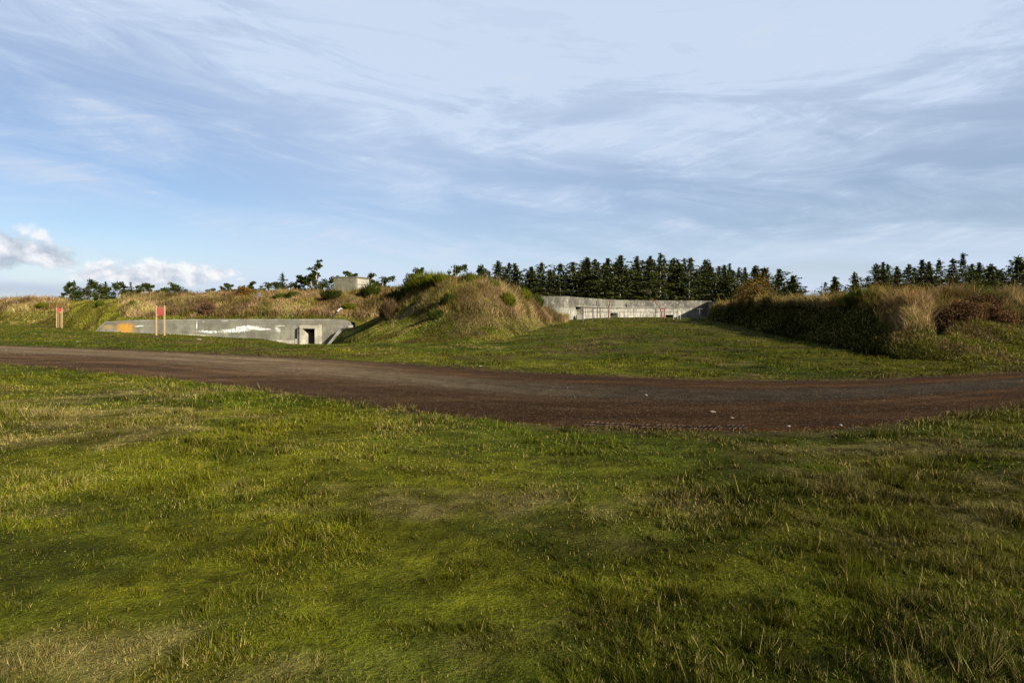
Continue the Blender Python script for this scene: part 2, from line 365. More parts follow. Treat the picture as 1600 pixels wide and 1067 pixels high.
# ---- ground sheet
def grid_mesh(name, X, Y, Z, C=None, smooth=True):
    ni, nj = X.shape; V = np.stack([X, Y, Z], -1).reshape(-1, 3)
    i = np.arange(ni*nj).reshape(ni, nj); q = np.stack([i[:-1, :-1], i[1:, :-1], i[1:, 1:], i[:-1, 1:]], -1).reshape(-1, 4)
    return raw_mesh(name, V, np.full(len(q), 4), q.ravel(), None if C is None else C.reshape(-1, 3), smooth)
s = np.linspace(-1, 1, 760)
gx = 7.0*np.sinh(s*math.asinh(1500/7.0))
t_ = np.linspace(-.35, 1, 760); gy = 9+7.0*np.sinh(t_*math.asinh(2600/7.0))
GX, GY = np.meshgrid(gx, gy, indexing='ij')
def gz_all(X, Y):
    z = ground_z(X, Y)
    return z
GZm = gz_all(GX, GY)
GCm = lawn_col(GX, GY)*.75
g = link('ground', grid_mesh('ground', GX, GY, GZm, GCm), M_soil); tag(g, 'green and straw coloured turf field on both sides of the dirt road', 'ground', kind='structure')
# ---- road
rx = np.concatenate([np.linspace(-300, -45, 60), np.linspace(-44, 32, 1500), np.linspace(33, 300, 60)])
rw = np.linspace(-.04, 1.04, 150)
RX, RW = np.meshgrid(rx, rw, indexing='ij')
n_, f_ = smooth_interp(RX, RN), smooth_interp(RX, RF); RY = n_+(f_-n_)*RW
def road_col(x, y, w):
    a = fbm(x*.35, y*2.2, .8, 4, 61); b = fbm(x, y, 2.5, 3, 62); c = fbm(x*.15, y*.2, .8, 3, 63)
    dirt = lerp(np.array((.105, .058, .026)), np.array((.070, .038, .017)), sst(a, .4, .6))
    dirt = lerp(dirt, dirt*np.array((.43, .365, .25)), sst(x, -9, 3))                                  # the dirt colour gets darker towards the east
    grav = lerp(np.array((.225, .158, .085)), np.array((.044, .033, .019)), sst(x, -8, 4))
    grav = lerp(grav, grav*.72, sst(b, .4, .65))
    right = np.exp(-((w-(.50+.05*(c-.5)))/.155)**4)
    left = sst(w+.3*(c-.5), .33, .48)*sst(w, .985, .88)*(.55+.45*sst(a, .34, .55))
    g_ = right*(1-sst(x, -2, -9))+left*sst(x, -2, -9)
    # two wheel tracks worn into the gravel
    for wc in (.44, .73): g_ = g_*(1-.45*np.exp(-((w-wc)/.035)**2)*sst(x, 0, -8))
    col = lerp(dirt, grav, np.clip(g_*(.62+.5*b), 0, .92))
    for wc in (.27, .74): dirt_ = np.exp(-((w-wc-.02*(c-.5))/.045)**2)*(.35+.65*b); col = col*(1+.55*dirt_)[..., None]      # packed wheel lines
    stripe = vn(w*26+.6*vn(x*.3, w*3), x*.10+7)*.6+vn(w*60, x*.25)*.4; col = col*(.66+.68*stripe)[..., None]
    col = lerp(col, np.array((.05, .030, .014)), sst(w, .93, .99)*.8)
    return col
RZ = .012+.05*(1-(2*RW-1)**2)-.09*sst(np.abs(RW-.5), .485, .53)+(fbm(RX, RY, 1.3, 3, 64)-.5)*.030+(fbm(RX, RY, 6, 2, 65)-.5)*.012
RZ += np.interp(RY, [0, 30, 40, 60], [0, 0, .04, .18])*(RX < -20)
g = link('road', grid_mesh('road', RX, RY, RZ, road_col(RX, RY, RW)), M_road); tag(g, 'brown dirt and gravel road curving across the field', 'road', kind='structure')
def road_z(x, y):
    w, ins = road_w(x, y); return .012+.05*(1-(2*w-1)**2)+(fbm(x, y, 1.3, 3, 64)-.5)*.030+(fbm(x, y, 6, 2, 65)-.5)*.012
# ---- hills
HL = {'west': ('long grassy earth bank behind the low wall on the left', (-420, 835, 700)), 'middle': ('round grassy mound in the centre with a worn footpath to its top', (516.5, 888, 420)), 'east': ('large shaded earth mound on the right covered in tall dry grass', (1106, 2600, 620))}
for hn in ('west', 'middle', 'east'):
    p0, p1, n = HL[hn][1]
    pp = np.linspace(p0, p1, n)
    if hn == 'east': pp = np.concatenate([np.linspace(1106, 1650, 420), np.linspace(1655, 2600, 120)])
    if hn == 'west': pp = np.sort(np.concatenate([pp, [147, 147.3, 149.9, 150.0]]))
    tt = np.concatenate([np.linspace(0, 1, 130), 1+np.linspace(.01, 1, 50)**1.5])
    P_, T_ = np.meshgrid(pp, tt, indexing='ij'); sh = P_.shape
    x, D, z = hill_point(hn, P_.ravel(), T_.ravel())
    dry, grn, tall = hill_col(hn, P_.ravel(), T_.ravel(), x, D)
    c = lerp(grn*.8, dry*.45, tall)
    X, Y, Z = x.reshape(sh), D.reshape(sh), z.reshape(sh)
    # skirt below the foot
    X = np.concatenate([X[:, :1], X], 1); Y = np.concatenate([Y[:, :1], Y], 1); Z = np.concatenate([Z[:, :1]-np.where((pp > 152) & (pp < 556) & (hn == 'west'), .12, .6 if hn != 'west' else 2.2)[:, None], Z], 1)
    C = c.reshape(*sh, 3); C = np.concatenate([C[:, :1], C], 1)
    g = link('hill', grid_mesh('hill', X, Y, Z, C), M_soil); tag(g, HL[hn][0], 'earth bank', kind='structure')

# ------------------------------------------------------------------ grass as real blades
def blades(name, base, hgt, wid, col, lean=.35, bend=.5, mat_=None, label=None, cat='grass', seg=2, tipcol=1.15, rootcol=.85, rg=None):
    rg = rg or rng; n = len(base); a = rg.random(n)*2*pi
    side = np.stack([np.cos(a), np.sin(a), np.zeros(n)], 1)
    la = rg.random(n)*2*pi; lm = rg.random(n)**.7*lean
    ld = np.stack([np.cos(la)*lm, np.sin(la)*lm, np.zeros(n)], 1)
    up = np.array([0, 0, 1.])
    w = (wid/2)[:, None]; h = hgt[:, None]
    b0 = base-side*w; b1 = base+side*w
    if seg == 1:
        tip = base+h*(up*np.sqrt(1-np.minimum(lm, .95)**2)[:, None]+ld)
        V = np.stack([b0, b1, tip], 1).reshape(-1, 3); fn = np.full(n, 3); idx = np.arange(3*n)
        C = np.stack([col*rootcol, col*rootcol, col*tipcol], 1).reshape(-1, 3)
    else:
        mid = base+h*.55*(up+ld*.5); tip = base+h*(up*np.sqrt(1-np.minimum(lm, .95)**2)[:, None]+ld*(1+bend))
        V = np.stack([b0, b1, mid+side*w*.75, mid-side*w*.75, tip], 1).reshape(-1, 3)
        k = np.arange(n)[:, None]*5; idx = np.concatenate([k+np.array([[0, 1, 2, 3]]), k+np.array([[3, 2, 4]])], 1).ravel()
        fn = np.tile([4, 3], n)
        C = np.stack([col*rootcol]*2+[col]*2+[col*tipcol], 1).reshape(-1, 3)
    o = link(name, raw_mesh(name, V, fn, idx, C), mat_ or M_grass)
    tag(o, label, cat, kind='stuff'); return o
def jitter(col, rg, a=.35):
    n = len(col); return np.clip(col*(1+(rg.random((n, 1))-.5)*2*a)*(1+(rg.random((n, 3))-.5)*.18), 0, .6)

def make_lawn():
    rg = np.random.default_rng(3); N = 1050000
    y = np.exp(rg.uniform(math.log(2.1), math.log(60), N)); p = rg.uniform(-90, 1690, N); x = (p-CX)/F*y
    # gather part of them in tufts
    k = rg.random(N) < .55; cs = .10+.012*y
    cx = np.round(x/cs+rg.normal(0, .16, N))*cs+(vn(np.floor(x/cs)*1.7, np.floor(y/cs)*2.3)-.5)*cs; cy = np.round(y/cs+rg.normal(0, .16, N))*cs+(vn(np.floor(x/cs)*3.7+9, np.floor(y/cs)*1.3)-.5)*cs
    x = np.where(k, cx, x); y = np.where(k, cy, y)
    w, ins = road_w(x, y); edge = (fbm(x, y, 1.4, 4, 71)-.5)*.9
    keep = ins < edge*.8+.02+.35*(rg.random(N) < .12)*rg.random(N)
    p = px_of(x, y)
    for hn in HILLS:
        h = HILLS[hn]; T = h['T']; ins_ = (p > T[0, 0]) & (p < T[-1, 0]); fd = hill_cols(h, p)[0]; keep &= ~(ins_ & (y > fd+.1))
    keep &= ~((p > 445) & (p < 530) & (y > 57.2)) & ~((p > 878) & (y > 61.5))
    x, y = x[keep], y[keep]; n = len(x); p = px_of(x, y)
    z = ground_z(x, y)
    big = fbm(x, y, .9, 3, 81); st = rg.random(n)
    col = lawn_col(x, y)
    straw = st < (.10+.25*sst(fbm(x, y, .5, 3, 82), .45, .65)*sst(y, 18, 8))
    col = np.where(straw[:, None], lerp(col, STRAW*1.1, .75-.45*sst(y, 12, 22)), col)
    dk = rg.random(n) < .22; col = np.where(dk[:, None], col*.5, col)
    hgt = (.018+.034*sst(big, .35, .7))*(.5+rg.random(n))*(1+.30*(y > 18)*0+sst(y, 3, 12)*.4)
    tf = fbm(x*1.0, y*1.25, 4.2, 3, 85); tfm = sst(tf, .50, .66); hgt = hgt*(.65+1.15*tfm); col = col*(1.12-.42*tfm*(rg.random(n) < .7))[:, None]
    hgt *= 1+1.2*((rg.random(n) < .03)&(y < 14))
    wid = np.maximum(.0045, .00125*y)*(.7+.7*rg.random(n))
    blades('lawn_grass', np.stack([x, y, z-.006], 1), hgt, wid, jitter(col, rg, .4), lean=.85, seg=1, label='short green and straw grass growing over the field beside the road', rg=rg)
make_lawn()

def make_hill_grass(hn, N, prange, tmax, talls, shorts, label, trange0=0.0, seed=1, wmul=.0011):
    rg = np.random.default_rng(seed)
    p = rg.uniform(*prange, N); t = rg.uniform(trange0, tmax, N)
    # tufts
    k = rg.random(N) < .6; cp = 3.0; ct = .03
    p2 = (np.floor(p/cp)+.5)*cp+(vn(np.floor(p/cp)*1.3, np.floor(t/ct)*2.1)-.5)*cp*1.2+rg.normal(0, cp*.2, N)
    t2 = (np.floor(t/ct)+.5)*ct+(vn(np.floor(p/cp)*2.3+5, np.floor(t/ct)*1.1)-.5)*ct*1.2+rg.normal(0, ct*.2, N)
    p = np.where(k, p2, p); t = np.clip(np.where(k, t2, t), trange0, tmax)
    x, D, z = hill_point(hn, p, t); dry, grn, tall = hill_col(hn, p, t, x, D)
    isT = rg.random(N) < tall
    if hn == 'west': bad = (p > 146.5) & (p < 152) | (t < .015)
    elif hn == 'middle': bad = ((p < 556) & (t > .97)) | (p < 519)
    else: bad = p < 1107
    if hn == 'middle': bad |= (rg.random(N) < .97*np.exp(-((p-(615+75*(t-.45)/.5)+14*(fbm(x, D, .9, 4, 52)-.5))/8.5)**4)*sst(t, .38, .5))
    ok = ~bad
    x, D, z, dry, grn, isT, p, t = x[ok], D[ok], z[ok], dry[ok], grn[ok], isT[ok], p[ok], t[ok]; n = len(x)
    g_in = rg.random(n) < .12+.5*sst(fbm(x, D, .45, 3, 94), .48, .66)
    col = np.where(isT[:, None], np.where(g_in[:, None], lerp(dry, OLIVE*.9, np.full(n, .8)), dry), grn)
    sp = rg.random(n) < .14; col = np.where((sp & ~isT)[:, None], STRAW*.9, col)
    col = np.where((rg.random(n) < .2)[:, None], col*.5, col)
    cl = fbm(x, D, .7, 3, 91)
    hT = talls[0]+(talls[1]-talls[0])*rg.random(n)*(.5+1.0*sst(cl, .3, .7)); hS = shorts[0]+(shorts[1]-shorts[0])*rg.random(n)*(.5+1.0*sst(cl, .3, .7))
    if hn == 'west': hT *= .7+.3*sst(t, 0, .3)
    if hn == 'east': hT *= .62+.55*sst(fbm(p*.16, t*3, 1.0, 3, 96), .28, .72)
    stalk = (rg.random(n) < .05)&(t > .8); hT = np.where(stalk, hT*1.15+.32, hT)
    edge = sst(t, 0, .04); hS = hS*(.4+.6*edge)
    if hn == 'middle': hS = hS*(.35+.65*sst(p, 545, 600)); hT = hT*(.3+.7*sst(p, 590, 640))
    tone = .62+.75*sst(fbm(x*1.2, D*.8, .55, 4, 93), .33, .67)
    hgt = np.where(isT, hT, hS); wid = np.where(isT, wmul*D*.75, wmul*D)*(.6+.8*rg.random(n))
    blades('bank_grass', np.stack([x, D, z-.03], 1), hgt, wid, jitter(col*tone[:, None], rg, .45), lean=.45, bend=.6, mat_=M_dry, label=label, seg=2, rg=rg, tipcol=1.2, rootcol=.9)
make_hill_grass('west', 190000, (-100, 835), 1.12, (.28, .85), (.06, .22), 'dry pinkish brown and green grass covering the long left bank', seed=21)
make_hill_grass('middle', 260000, (517, 887), 1.1, (.20, .62), (.04, .15), 'green and straw grass covering the round central mound', seed=22)
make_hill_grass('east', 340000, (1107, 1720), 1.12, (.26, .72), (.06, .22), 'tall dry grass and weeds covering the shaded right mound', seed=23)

# ------------------------------------------------------------------ concrete
def f_conc(base, dark, light, streak=1.0, seed=0.0):
    base, dark, light = (tuple(v*.74 for v in q_) for q_ in (base, dark, light))
    def f(t, b):
        p = objc(t); sp = t.n('ShaderNodeSeparateXYZ'); t.l(p, sp.inputs[0])
        q = t.vec(t.m('MULTIPLY', sp.outputs[0], 1.6), t.m('MULTIPLY', sp.outputs[1], 1.6), t.m('ADD', t.m('MULTIPLY', sp.outputs[2], .35), seed))
        n1 = t.noise(q, 1.3, 6, .65); n2 = t.noise(p, .8, 6, .6); n3 = t.noise(p, 9, 5, .7)
        qb = t.vec(t.m('MULTIPLY', sp.outputs[0], .12), t.m('MULTIPLY', sp.outputs[1], .12), t.m('MULTIPLY', sp.outputs[2], 5.0)); n4 = t.noise(qb, 1.0, 3, .6)
        c = t.mix(t.ramp(n2, .38, .62), base, dark); c = t.mix(t.m('MULTIPLY', t.ramp(n1, .48, .68), .6*streak), c, dark)
        c = t.mix(t.ramp(n3, .55, .75, 0, .35), c, light); c = t.mix(t.ramp(n4, .5, .62, 0, .35), c, dark)
        # board marks
        w = t.m('ABSOLUTE', t.m('SUBTRACT', t.m('FRACT', t.m('MULTIPLY', sp.outputs[2], 2.2)), .5)); line = t.ramp(w, .46, .5)
        c = t.mix(t.m('MULTIPLY', line, .35), c, dark)
        t.l(c, b.inputs['Base Color']); f.c = c; f.p = p; f.sp = sp
        bump(t, b, t.m('ADD', t.m('ADD', n3, n4), t.m('MULTIPLY', line, -.5)), .5, .03)
    return f
M_conc = mat('weathered_concrete', f_conc((.28, .262, .21), (.17, .157, .125), (.36, .34, .285), .6), .9)
M_white = mat('whitewashed_concrete', f_conc((.42, .385, .30), (.27, .245, .19), (.52, .49, .40), .6), .85)
M_block = mat('stained_concrete', f_conc((.19, .175, .125), (.115, .105, .07), (.27, .25, .19), 1.0, 3), .9)
def f_wall(t, b):
    g0 = f_conc((.215, .20, .148), (.12, .112, .082), (.31, .29, .23), 1.1, 1.0); g0(t, b); c = g0.c; p = g0.p; x, y, z = g0.sp.outputs
    n = t.noise(p, 2.2, 6, .65); n5 = t.m('ADD', t.m('MULTIPLY', t.noise(p, 4.0, 5, .75), .6), t.m('MULTIPLY', t.noise(p, 13.0, 4, .7), .4))
    def patch(c, x0, z0, wx, wz, colr, amp=1.6, soft=.25, slope=0.0, nn=n):
        dx = t.m('DIVIDE', t.m('SUBTRACT', x, x0), wx); dz = t.m('DIVIDE', t.m('SUBTRACT', t.m('SUBTRACT', z, z0), t.m('MULTIPLY', t.m('SUBTRACT', x, x0), slope)), wz)
        r = t.m('ADD', t.m('POWER', t.m('ABSOLUTE', dx), 2.0), t.m('POWER', t.m('ABSOLUTE', dz), 2.0))
        d = t.m('ADD', t.m('SUBTRACT', 1.0, r), t.m('MULTIPLY', t.m('SUBTRACT', nn, .5), amp*2))
        return t.mix(t.ramp(d, 0, soft), c, colr)
    X = lambda q: at(q, 60)
    Z = lambda r: row_z(r, 60)
    c = patch(c, X(196), Z(512), 1.25, 1.0, (.33, .165, .025), 1.8, 1.1, 0, n5)
    c = patch(c, X(168), Z(511), 1.0, .35, (.26, .165, .06), 2.0, 1.6, 0, n5)
    W = (.56, .56, .52)
    c = patch(c, X(325), Z(518.2), 1.3, .13, W, 4.6, 1.3, -.05, n5)
    c = patch(c, X(368), Z(516.2), 1.9, .24, W, 4.6, 1.3, .06, n5)
    c = patch(c, X(388), Z(511.8), 1.5, .24, W, 4.6, 1.3, .0, n5)
    c = patch(c, X(405), Z(514), 1.2, .14, (.44, .43, .39), 3.6, .8, -.05, n5)
    c = patch(c, X(352), Z(501), .45, .07, (.50, .49, .45), 2.4, .5, .05, n5)
    c = patch(c, X(438), Z(509), .55, .05, (.34, .33, .29), 2.7, .5, .0, n5)
    c = patch(c, X(417), Z(514), .5, .10, (.36, .34, .31), 3.2, .6, -.1, n5)
    c = patch(c, X(434), Z(515), .3, .30, (.31, .30, .26), 3.5, .7, -.4, n5)
    c = patch(c, X(218), Z(509.5), .5, .06, (.50, .49, .45), 2.4, .5, .1, n5)
    c = patch(c, X(307.5), Z(507), .055, .55, (.50, .48, .43), .6, .3)
    c = patch(c, X(318), Z(502), .18, .18, (.2, .17, .12), 1.4, .3, 0, n5)
    c = patch(c, X(280), Z(524), 3.4, .16, (.34, .315, .20), .9, .4, -.03, n5)
    # darker coping band along the top
    c = t.mix(t.m('MULTIPLY', t.m('MULTIPLY', t.ramp(z, .50, .60), t.ramp(z, .68, .62)), .6), c, (.10, .092, .07))
    c = t.mix(t.m('MULTIPLY', t.ramp(z, .62, .70), t.ramp(n, .3, .6, .2, .6)), c, (.13, .12, .095))
    run = t.m('MULTIPLY', t.ramp(t.noise(t.vec(t.m('MULTIPLY', x, 2.2), 0.0, t.m('MULTIPLY', z, .22)), 1.4, 5, .7), .50, .66), t.ramp(z, -.9, .7)); c = t.mix(t.m('MULTIPLY', run, .55), c, (.095, .088, .068))
    c = t.mix(t.m('MULTIPLY', t.ramp(n5, .56, .66), .45), c, (.11, .10, .078))
    for q, in ((306,), (448,), (255,), (350,), (400,), (505,)):
        c = t.mix(t.m('MULTIPLY', t.ramp(t.m('ABSOLUTE', t.m('SUBTRACT', x, X(q))), .035, .015), .5), c, (.14, .13, .1))
    t.l(c, b.inputs['Base Color'])
M_wall = mat('patched_wall_concrete', f_wall, .9)

# ---- the low retaining wall on the left with its doorway
WY = 60.0
def lx(q): return at(q, WY)
rw_ = empty('retaining_wall', (0, 0, 0)); tag(rw_, 'long low grey concrete wall with white and orange paint patches and a dark doorway', 'wall')
dl, dr = at(472, 59.2), at(491.5, 59.2); dz0, dz1 = row_z(537.5, WY), row_z(513.2, WY)
b = MB(); zb = -2.6; th = .38; ztop = 1.02
prof = [(lx(148), -.35), (lx(166), .74), (lx(200), .90), (lx(300), 1.0), (dl-.0, ztop)]
b.prism([(lx(148), WY, zb)]+[(dl, WY, zb), (dl, WY, ztop)]+[(a, WY, c) for a, c in prof[-2::-1]], (0, th, 0))
b.prism([(dl, WY, dz1), (dr, WY, dz1), (dr, WY, ztop), (dl, WY, ztop)], (0, th, 0))
rc = [(dr, zb), (lx(548), zb), (lx(548), .55), (lx(545.5), .78), (lx(541), .93), (lx(536), .99), (lx(528), 1.01), (dr, ztop)]
b.prism([(a, WY, c) for a, c in rc], (0, th, 0))
b.build('wall', M_wall, rw_)
b = MB()                                                       # coping, a thin proud slab
b.prism([(lx(167), WY-.045, .66), (lx(200), WY-.045, .80), (lx(300), WY-.045, .90), (lx(526), WY-.045, .915), (lx(526), WY-.045, 1.035), (lx(300), WY-.045, 1.02), (lx(200), WY-.045, .92), (lx(166), WY-.045, .762)], (0, th+.1, 0))
b.build('coping', M_conc, rw_)
b = MB(); pj = .80; fy = WY-pj                                  # door frame standing proud of the wall
for a, c in ((at(467.8, fy), dl), (dr, at(496, fy))): b.box((a, fy, zb), (c, WY-.003, dz1))
b.box((at(467.8, fy), fy, dz1), (at(496, fy), WY-.003, row_z(508.0, WY)))
M_frame = mat('pale_cast_concrete', f_conc((.47, .42, .325), (.27, .24, .18), (.58, .53, .43), .9), .85)
b.build('door_frame', M_frame, rw_, .015)
b = MB(); b.box((at(496, fy)+.002, WY-.30, zb), (lx(499.3), WY-.003, row_z(506.5, WY))); b.box((lx(499.4), WY-.12, zb), (lx(503), WY-.003, row_z(507, WY)))
b.build('buttress', M_white, rw_, .015)
b = MB(); q = .02; dep = 4.5; iw = .25
b.box((dl-iw, WY+th, zb), (dl-.002, WY+dep, dz1)); b.box((dr+.002, WY+th, zb), (dr+iw, WY+dep, dz1))
b.box((dl-iw, WY+th, dz1+.003), (dr+iw, WY+dep, dz1+.2)); b.box((dl-iw, WY+dep+.002, zb), (dr+iw, WY+dep+.2, dz1+.2))
b.build('passage', M_block, rw_)
b = MB(); b.prism([(dl-.0015, fy+.01, zb), (dl+.50, WY+1.3, zb), (dl+.50, WY+1.3, dz1-.55), (dl+.02, fy+.05, dz1-.004)], (-.6, .25, 0)); b.build('side_wall', M_frame, rw_)
b = MB(); b.box((dl-iw, WY-.3, zb), (dr+.6, WY+dep, dz0+.02)); b.prism([(lx(470), WY-2.6, -2.4), (lx(513), WY-3.6, -2.4), (lx(522), WY-.4, -2.4), (lx(470), WY-.4, -2.4)], (0, 0, 2.4+dz0+.01))
b.build('floor_slab', M_conc, rw_)
b = MB(); b.box((lx(412), WY-.55, zb), (lx(463.5), WY-.004, row_z(531.6, WY-.5))); b.box((lx(464.2), WY-.62, zb), (lx(466.6), WY-.004, row_z(529.5, WY-.5)))
b.build('ledge', M_white, rw_, .012)
# wing wall coming forward on the right, its top stepping down to the grass
wp = [(at(547, 59.9), 59.9, .40), (at(534, 58.3), 58.3, .30), (at(527, 57.5), 57.5, -.20), (at(510.5, 55.7), 55.7, -1.42)]
b = MB(); tk = .34
for (xa, ya, za), (xb, yb, zb2) in zip(wp[:-1], wp[1:]):
    b.add([(xa, ya, -2.6), (xb, yb, -2.6), (xb, yb, zb2+.04), (xa, ya, za+.04), (xa+tk, ya-.1, -2.6), (xb+tk, yb-.1, -2.6), (xb+tk, yb-.1, zb2+.04), (xa+tk, ya-.1, za+.04)],
          [(0, 1, 2, 3), (7, 6, 5, 4), (3, 2, 6, 7), (1, 0, 4, 5)])
b.add([(wp[-1][0], wp[-1][1], -2.6), (wp[-1][0]+tk, wp[-1][1]-.1, -2.6), (wp[-1][0]+tk, wp[-1][1]-.1, -1.38), (wp[-1][0], wp[-1][1], -1.38)], [(0, 1, 2, 3)])
b.build('wing_wall', M_conc, rw_)
# sloping end slab on the left of the wall
b = MB(); b.prism([(lx(146.3), WY-.12, -.46), (lx(149), WY-.12, -.46), (lx(167.5), WY-.12, .70), (lx(166), WY-.12, .80)], (0, th+.2, 0)); b.build('sloped_coping', M_conc, rw_)

# ---- concrete block house on the bank
BD = 75.0; bz0 = 3.6; bz1 = row_z(433.5, BD)
k = empty('bunker', (at(537, BD), BD, bz0)); tag(k, 'small square concrete bunker standing on top of the left bank', 'bunker')
ang = R(24)
def rot(x, y): return (x*math.cos(ang)-y*math.sin(ang), x*math.sin(ang)+y*math.cos(ang))
hh = bz1-bz0
def block(x0, x1, y0, y1, z0, z1, m):
    m.prism([(*rot(a, c), z0) for a, c in ((x0, y0), (x1, y0), (x1, y1), (x0, y1))], (0, 0, z1-z0))
# corner of the block nearest the camera at px 556
k.location = (at(556, BD), BD, bz0)
ang = R(-14)
m_ = MB(); block(-3.25, 0, 0, 3.6, 0, hh, m_); m_.build('wall', M_block, k, .02)
m_ = MB(); block(-3.33, .09, -.06, 3.66, hh+.003, hh+.14, m_); m_.build('roof', M_block, k, .02)
m_ = MB(); block(.004, .09, .35, 3.4, .15, hh-.93, m_); block(.004, .09, .35, 3.4, hh-.86, hh-.14, m_); m_.build('sunlit_side_overlay', M_white, k, .01)  # paler concrete on this face imitates the sun striking it

# ---- far gun emplacement
def f_emp(t, b):
    g0 = f_conc((.17, .158, .12), (.075, .069, .055), (.25, .235, .19), 1.3, 2.0); g0(t, b); c = g0.c; p = g0.p; x, y, z = g0.sp.outputs
    q = t.vec(t.m('MULTIPLY', x, 1.5), t.m('MULTIPLY', y, 1.5), t.m('MULTIPLY', z, .5)); n = t.noise(q, 1.4, 6, .68); n5 = t.noise(p, .35, 4, .6)
    low = t.m('MULTIPLY', t.ramp(t.m('ADD', z, t.m('MULTIPLY', t.m('SUBTRACT', n, .5), 2.2)), 2.46, 2.10), t.ramp(n, .42, .56, .25, .96))
    low = t.m('MULTIPLY', low, t.ramp(x, 4.9, 5.9, .45, 1.0)); low = t.m('MULTIPLY', low, t.ramp(x, 24, 30, 1, .35))
    c = t.mix(low, c, (.285, .265, .21))
    n8 = t.noise(p, 2.6, 5, .75); c = t.mix(t.m('MULTIPLY', t.ramp(n8, .50, .64), .55), c, (.075, .07, .055)); c = t.mix(t.m('MULTIPLY', t.ramp(n8, .46, .36), .5), c, (.34, .32, .26))
    bw = t.m('ABSOLUTE', t.m('SUBTRACT', t.m('FRACT', t.m('MULTIPLY', z, 1.55)), .5)); c = t.mix(t.m('MULTIPLY', t.ramp(bw, .40, .49), .5), c, (.075, .07, .055))
    drip = t.ramp(t.noise(t.vec(t.m('MULTIPLY', x, 3.5), t.m('MULTIPLY', y, 3.5), t.m('MULTIPLY', z, .25)), 1.2, 4, .6), .52, .66)
    c = t.mix(t.m('MULTIPLY', drip, .5), c, (.06, .056, .045)); c = t.mix(t.ramp(n5, .55, .65, 0, .4), c, (.20, .185, .15))
    t.l(c, b.inputs['Base Color'])
M_emp = mat('streaked_whitewashed_concrete', f_emp, .9)
emp = empty('gun_emplacement', (0, 0, 0)); tag(emp, 'far streaked concrete gun emplacement wall between the two mounds', 'gun battery')
ET = row_z(462.8, 62); EB = .3
path = [(790, 62, 0), (882, 62, 0), (888, 62.6, 0), (894, 64.0, 0), (899.5, 65.4, (1.05, 2.36, 2.6)), (910.5, 68, 0), (928, 72.4, 0), (945, 77, 0), (953.5, 79.3, (1.02, 1.66, 2.5)), (965.5, 81, 0), (1000, 84, 0), (1040, 85.2, (.9, 1.38, 2.5)), (1052, 85.5, 0), (1112, 86.5, 0)]
b = MB(); P3 = [np.array((at(p, d), d)) for p, d, _ in path]; holes = [h for _, _, h in path]
for i in range(len(P3)-1):
    a, c = P3[i], P3[i+1]; hol = holes[i]
    def quad(z0, z1, A=a, Cc=c): b.add([(*A, z0), (*Cc, z0), (*Cc, z1), (*A, z1)], [(0, 1, 2, 3)])
    if hol:
        z0, z1, dp = hol; quad(EB, z0); quad(z1, ET)
        nrm = np.array((-(c-a)[1], (c-a)[0])); nrm = nrm/np.linalg.norm(nrm)*dp
        if nrm[1] < 0: nrm = -nrm
        A2, C2 = a+nrm, c+nrm
        b.add([(*a, z0), (*c, z0), (*c, z1), (*a, z1), (*A2, z0), (*C2, z0), (*C2, z1), (*A2, z1)], [(0, 1, 5, 4), (1, 2, 6, 5), (2, 3, 7, 6), (3, 0, 4, 7), (4, 5, 6, 7)])
    else: quad(EB, ET)
    a2, c2 = a+np.array((0, 1.8)), c+np.array((0, 1.8))
    b.add([(*a, ET), (*c, ET), (*c2, ET), (*a2, ET)], [(0, 1, 2, 3)]); b.add([(*a2, EB), (*c2, EB), (*c2, ET), (*a2, ET)], [(3, 2, 1, 0)])
b.build('wall', M_emp, emp)
b = MB(); 
for i in range(4, len(P3)-2):
    a, c = P3[i], P3[i+1]; o_ = np.array((.05, -.10))
    b.prism([(*(a+o_), 2.40), (*(c+o_), 2.40), (*(c+np.array((0, -.004))), 2.40), (*(a+np.array((0, -.004))), 2.40)], (0, 0, .10))
b.build('ledge', M_conc, emp)
b = MB(); a = at(905, 65.0)
b.box((at(901, 64.2), 64.0, .3), (at(909, 64.6), 64.9, 1.45)); b.build('step', M_conc, emp, .01)
def f_metal(c0, c1):
    c0, c1 = tuple(v*.76 for v in c0), tuple(v*.76 for v in c1)
    def f(t, b):
        p = pos(t); n = t.noise(p, 12, 5, .7); t.l(t.mix(t.ramp(n, .4, .62), c0, c1), b.inputs['Base Color']); bump(t, b, n, .3, .01)
    return f
M_iron = mat('dark_weathered_iron', f_metal((.045, .04, .035), (.10, .07, .05)), .6, .4)
M_red = mat('rusty_red_paint', f_metal((.17, .045, .03), (.10, .035, .025)), .65, .3)
M_grey = mat('galvanised_metal', f_metal((.34, .34, .33), (.24, .22, .2)), .5, .5)
b = MB(); A = (at(1106, 86.4), 86.4); B = (at(1142.6, 60.9), 60.9); Q = [(A[0], A[1], .3), (B[0], B[1], .3), (B[0], B[1], 2.84), (A[0], A[1], 3.36)]
b.prism(Q, (.7, .05, 0)); b.build('flank_wall', M_emp, emp)
